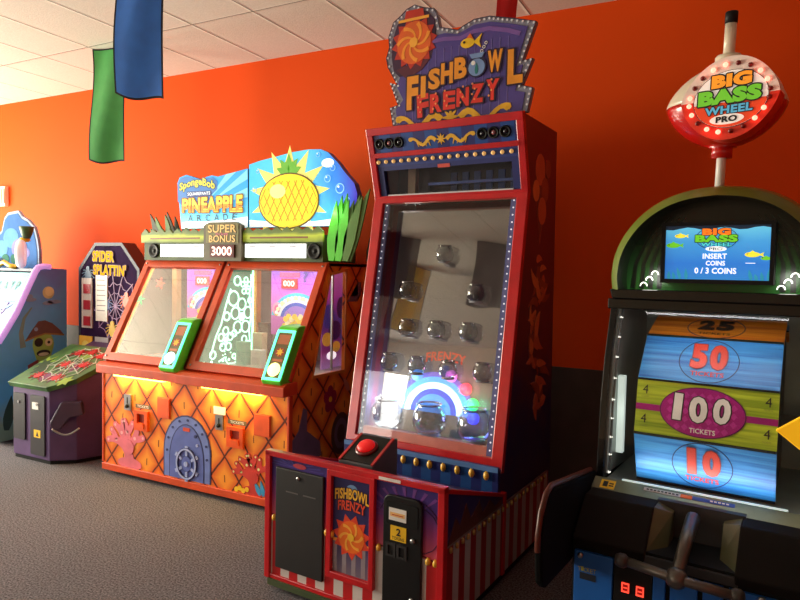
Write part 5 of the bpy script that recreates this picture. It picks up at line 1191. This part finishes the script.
    for i in range(7): b.prism(rect(-.135, -.03+.01*(i % 2), 1.42-.045*i, 1.428-.045*i), fb, .010, .0108, 1)
    b.build('rules_card', [M('white_print'), mat('card_grey', (150, 146, 150), .5)], o)
    for i, c in enumerate(((244, 190, 70), (190, 190, 200), (200, 206, 150))):
        b = MB(); x = -.375+.215*i; b.prism(rect(x, x+.175, .765, .915), fb, 0, .012, 0); b.prism(circ(x+.09, .835, .045, .04, 12), fb, .012, .0135, 1); b.prism(rect(x+.06, x+.12, .77, .80), fb, .012, .0138, 2)
        b.build('point_card', [mat('point_card_%d' % i, c, .4), mat('point_dot_%d' % i, ((255, 226, 120), (120, 120, 170), (90, 150, 70))[i], .4), M('yellow_print')], o)
spider_game()

# ------------------------------------------------------------------ pirate game at the left edge
def pirate_game():
    t = thing('pirate_game_cabinet', 'tall blue pirate game with lit purple edge and white ring on top', 'arcade machine', (-6.0, 3.6, 0))
    x1 = .50; x0 = -.50
    NIGHT = ramp_mat('sea_night', 2, [(.1, (112, 150, 130)), (.45, (84, 170, 214)), (.9, (96, 180, 244)), (1.5, (100, 130, 220))], .45, 0, .35)
    fx = lambda x: Fr((x, 0, 0), (0, 1, 0), (0, 0, 1)); fR = right(x1)
    prof = [(-.36, .03), (-.42, .60), (-.40, .78), (-.33, .93), (-.22, 1.10), (-.10, 1.34), (-.035, 1.49), (-.0, 1.53), (.265, 1.51), (.265, .03)]
    for x in (x0, x1-.03): MB().prism(prof, fx(x), 0, .03).build('side_panel', NIGHT, t)
    b = MB(); b.box(x0+.03, x1-.03, -.34, .26, .03, .70); b.box(x0+.03, x1-.03, .20, .26, .7, 1.51); b.box(x0+.03, x1-.03, -.0, .26, 1.49, 1.515); b.build('body', mat('body_navy', (30, 48, 92), .5), t)
    LT = lit('purple_edge', (206, 160, 240), .5)
    edge = [(-.36, .88), (-.30, .97), (-.20, 1.13), (-.09, 1.36), (-.03, 1.485), (.0, 1.525), (.05, 1.535), (.11, 1.53)]
    for x in (x0+.02, x1-.015):
        b = MB(); b.tube([(x, y, z) for y, z in edge], .028, 10); b.build('edge_light', LT, t)
    sc = Fr((0, -.24, 1.08), (1, 0, 0), (0, .19, .40))
    b = MB(); b.prism(rect(x0+.05, x1-.05, .16, .44), sc, -.02, 0, 0); b.prism(rect(x0+.05, x1-.05, -.24, .155), sc, -.02, 0, 1); o = b.build('front_panel', [lit('panel_cyan', (104, 180, 200), .12), lit('panel_blue', (44, 56, 150), .05)], t)
    s = MB()
    for i in range(5): s.text('PLAY'[i % 4], sc, .02+.085*i, .31, .05, .085, .004, 0, .03)
    for i in range(14): s.prism(leaf(R.uniform(-.4, .4), R.uniform(-.2, .1), .12, .03, R.uniform(0, 3)), sc, 0, .003+.0001*i, 1 if i % 2 else 2)
    s.build('panel_print', [mat('print_teal', (20, 100, 110), .5), mat('print_mauve', (100, 60, 160), .5), mat('print_cyan', (50, 130, 180), .5)], o)
    # side picture
    s = MB()
    s.prism(circ(.085, 1.30, .055, n=22), fR, 0, .002, 0); s.prism(circ(.095, 1.31, .042, n=18), fR, .002, .003, 1)
    for (y, z, w_) in ((.14, 1.215, .07), (.08, 1.205, .05), (-.08, 1.24, .05), (-.09, 1.27, .03)): s.prism(circ(y, z, w_, .018, 16), fR, 0, .0034, 2)
    s.stroke([(-.15, .82), (-.17, .95), (-.14, 1.08), (-.07, 1.17)], .05, fR, 0, .002, 3, w1=.01)
    s.prism(circ(.035, .835, .10, .115, 22), fR, 0, .003, 4); s.prism([(-.06, .80), (.13, .80), (.10, .70), (.035, .665), (-.03, .70)], fR, 0, .0032, 4)
    s.prism([(-.13, .88), (-.07, .97), (-.01, 1.045), (.05, 1.05), (.12, 1.02), (.20, .95), (.235, .905), (.17, .91), (.05, .925), (-.05, .90)], fR, 0, .005, 5)
    s.stroke([(-.13, .88), (-.05, .905), (.05, .93), (.17, .915), (.235, .905)], .014, fR, 0, .006, 6)
    s.prism(circ(-.035, .975, .018, n=10), fR, 0, .0062, 2)
    s.ring(circ(-.01, .855, .04, n=16), circ(-.01, .855, .030, n=16), fR, 0, .005, 7); s.prism(circ(-.01, .855, .030, n=14), fR, 0, .0045, 7)
    s.prism(circ(.085, .85, .036, n=16), fR, 0, .0046, 8); s.prism(circ(.085, .85, .014, n=10), fR, 0, .0055, 7)
    s.prism(circ(.035, .755, .065, .03, 16), fR, 0, .0048, 7); s.prism(circ(.035, .745, .05, .016, 14), fR, 0, .0052, 8)
    s.prism([(-.11, .66), (-.02, .70), (.035, .66), (.10, .69), (.17, .64), (.16, .55), (-.10, .55)], fR, 0, .0038, 9)
    for i in range(6): s.prism(leaf(-.30+.10*i, .12, .30+.05*(i % 3), .09, PI/2+.15*(i % 3-1)), fR, 0, .0018+.0002*i, 10)
    s.build('side_print', [mat('moon_cream', (206, 200, 150), .5), mat('moon_pale', (222, 216, 170), .5), mat('cloud_blue', (130, 150, 190), .5), mat('sword_grey', (120, 150, 150), .5), mat('skin_green', (150, 190, 96), .5), mat('hat_brown', (104, 72, 72), .5), mat('hat_gold', (150, 120, 70), .5), mat('patch_dark', (30, 30, 36), .5), mat('eye_cream', (206, 206, 170), .5), mat('coat_red', (130, 56, 56), .5), mat('reef_green', (40, 74, 60), .5)], t)
    # topper: cloud-shaped board, white ring, green cap
    fb = front(.15); cl = [(x*1.15+.05, 1.5+(z-1.5)*1.12) for x, z in [(-.42, 1.50), (-.43, 1.66), (-.40, 1.78), (-.31, 1.83), (-.27, 1.94), (-.22, 1.985), (-.08, 2.0), (-.03, 1.95), (.05, 1.92), (.13, 1.86), (.17, 1.76), (.19, 1.66), (.19, 1.50)]]
    b = MB(); b.prism(cl, fb, -.03, 0, 0); o = b.build('cloud_board', mat('cloud_rim', (150, 170, 200), .7, spec=.1), t)
    b = MB(); b.prism([(-.09+(x+.09)*.93, 1.50+(z-1.50)*.955) for x, z in cl], fb, 0, .004, 0)
    for (x, z, r_, m_) in ((-.30, 1.70, .10, 1), (-.15, 1.80, .12, 1), (-.02, 1.70, .12, 2), (-.24, 1.60, .06, 3), (-.10, 1.60, .06, 3), (.08, 1.66, .06, 2), (-.30, 1.57, .05, 4), (-.02, 1.57, .06, 4)): b.prism(circ(x, z, r_, r_*.8, 16), fb, .004, .0055+.0004*m_+r_*.002, m_)
    b.build('cloud_print', [mat('cloud_base', (70, 110, 170), .8, spec=.05), mat('cloud_mid', (96, 146, 190), .8, spec=.05), mat('cloud_violet', (130, 130, 190), .8, spec=.05), mat('cloud_green', (60, 110, 100), .8, spec=.05), mat('cloud_dark', (50, 70, 90), .8, spec=.05)], o)
    b = MB(); q = Fr((.27, -.02, 1.645), (.75, -.66, 0), (0, 0, 1)); b.tube([q.p(.075*math.cos(2*PI*k/28), .095*math.sin(2*PI*k/28), 0) for k in range(28)], .036, 12, 0, True); b.build('ring', lit('ring_white', (240, 232, 240), .25), t, label='fat white ring standing on top')
    b = MB(); b.lathe([(.03, 0), (.05, .015), (.04, .035), (.03, .04)], Fr((.26, .02, 1.755), (1, 0, 0), (0, 1, 0)), 14); b.build('yellow_knob', M('yellow_print'), t)
    b = MB(); b.lathe([(.03, 0), (.045, .04), (.062, .105), (.058, .11), (.02, .09)], Fr((.29, .02, 1.785), (1, 0, 0), (0, 1, 0)), 14); b.build('green_cap', mat('cap_green', (62, 92, 50), .5), t)
    b = MB(); b.tube([(-.42+.84*i/10, -.01, 1.52+.05*math.sin(i*PI/10*3)**2) for i in range(8)], .022, 8); b.build('gold_trim', mat('trim_gold', (214, 170, 60), .35, .4), t)
    lamp('panel_glow', t, (.1, -.35, 1.40), .8, (.8, .9, 1), .1)
pirate_game()
# far-left neighbours the camera only sees reflected: banners on the near side of the room
banner(-4.15, .25, -36, .42, .80, 'dark banner hanging over the aisle, nearest the orange game', (mat('slate_nylon', (44, 48, 66), .6), HEM), top=CH-.002, sway=.02, seed=5)
banner(-3.05, -.05, -30, .42, .80, 'dark banner hanging over the aisle, behind the viewer', (M('slate_nylon'), HEM), top=CH-.002, sway=.02, seed=6)
banner(-4.6, -.75, -50, .40, .95, 'yellow banner hanging over the aisle behind the viewer', (YEL_C, HEM), top=CH-.002, sway=.03, seed=7)
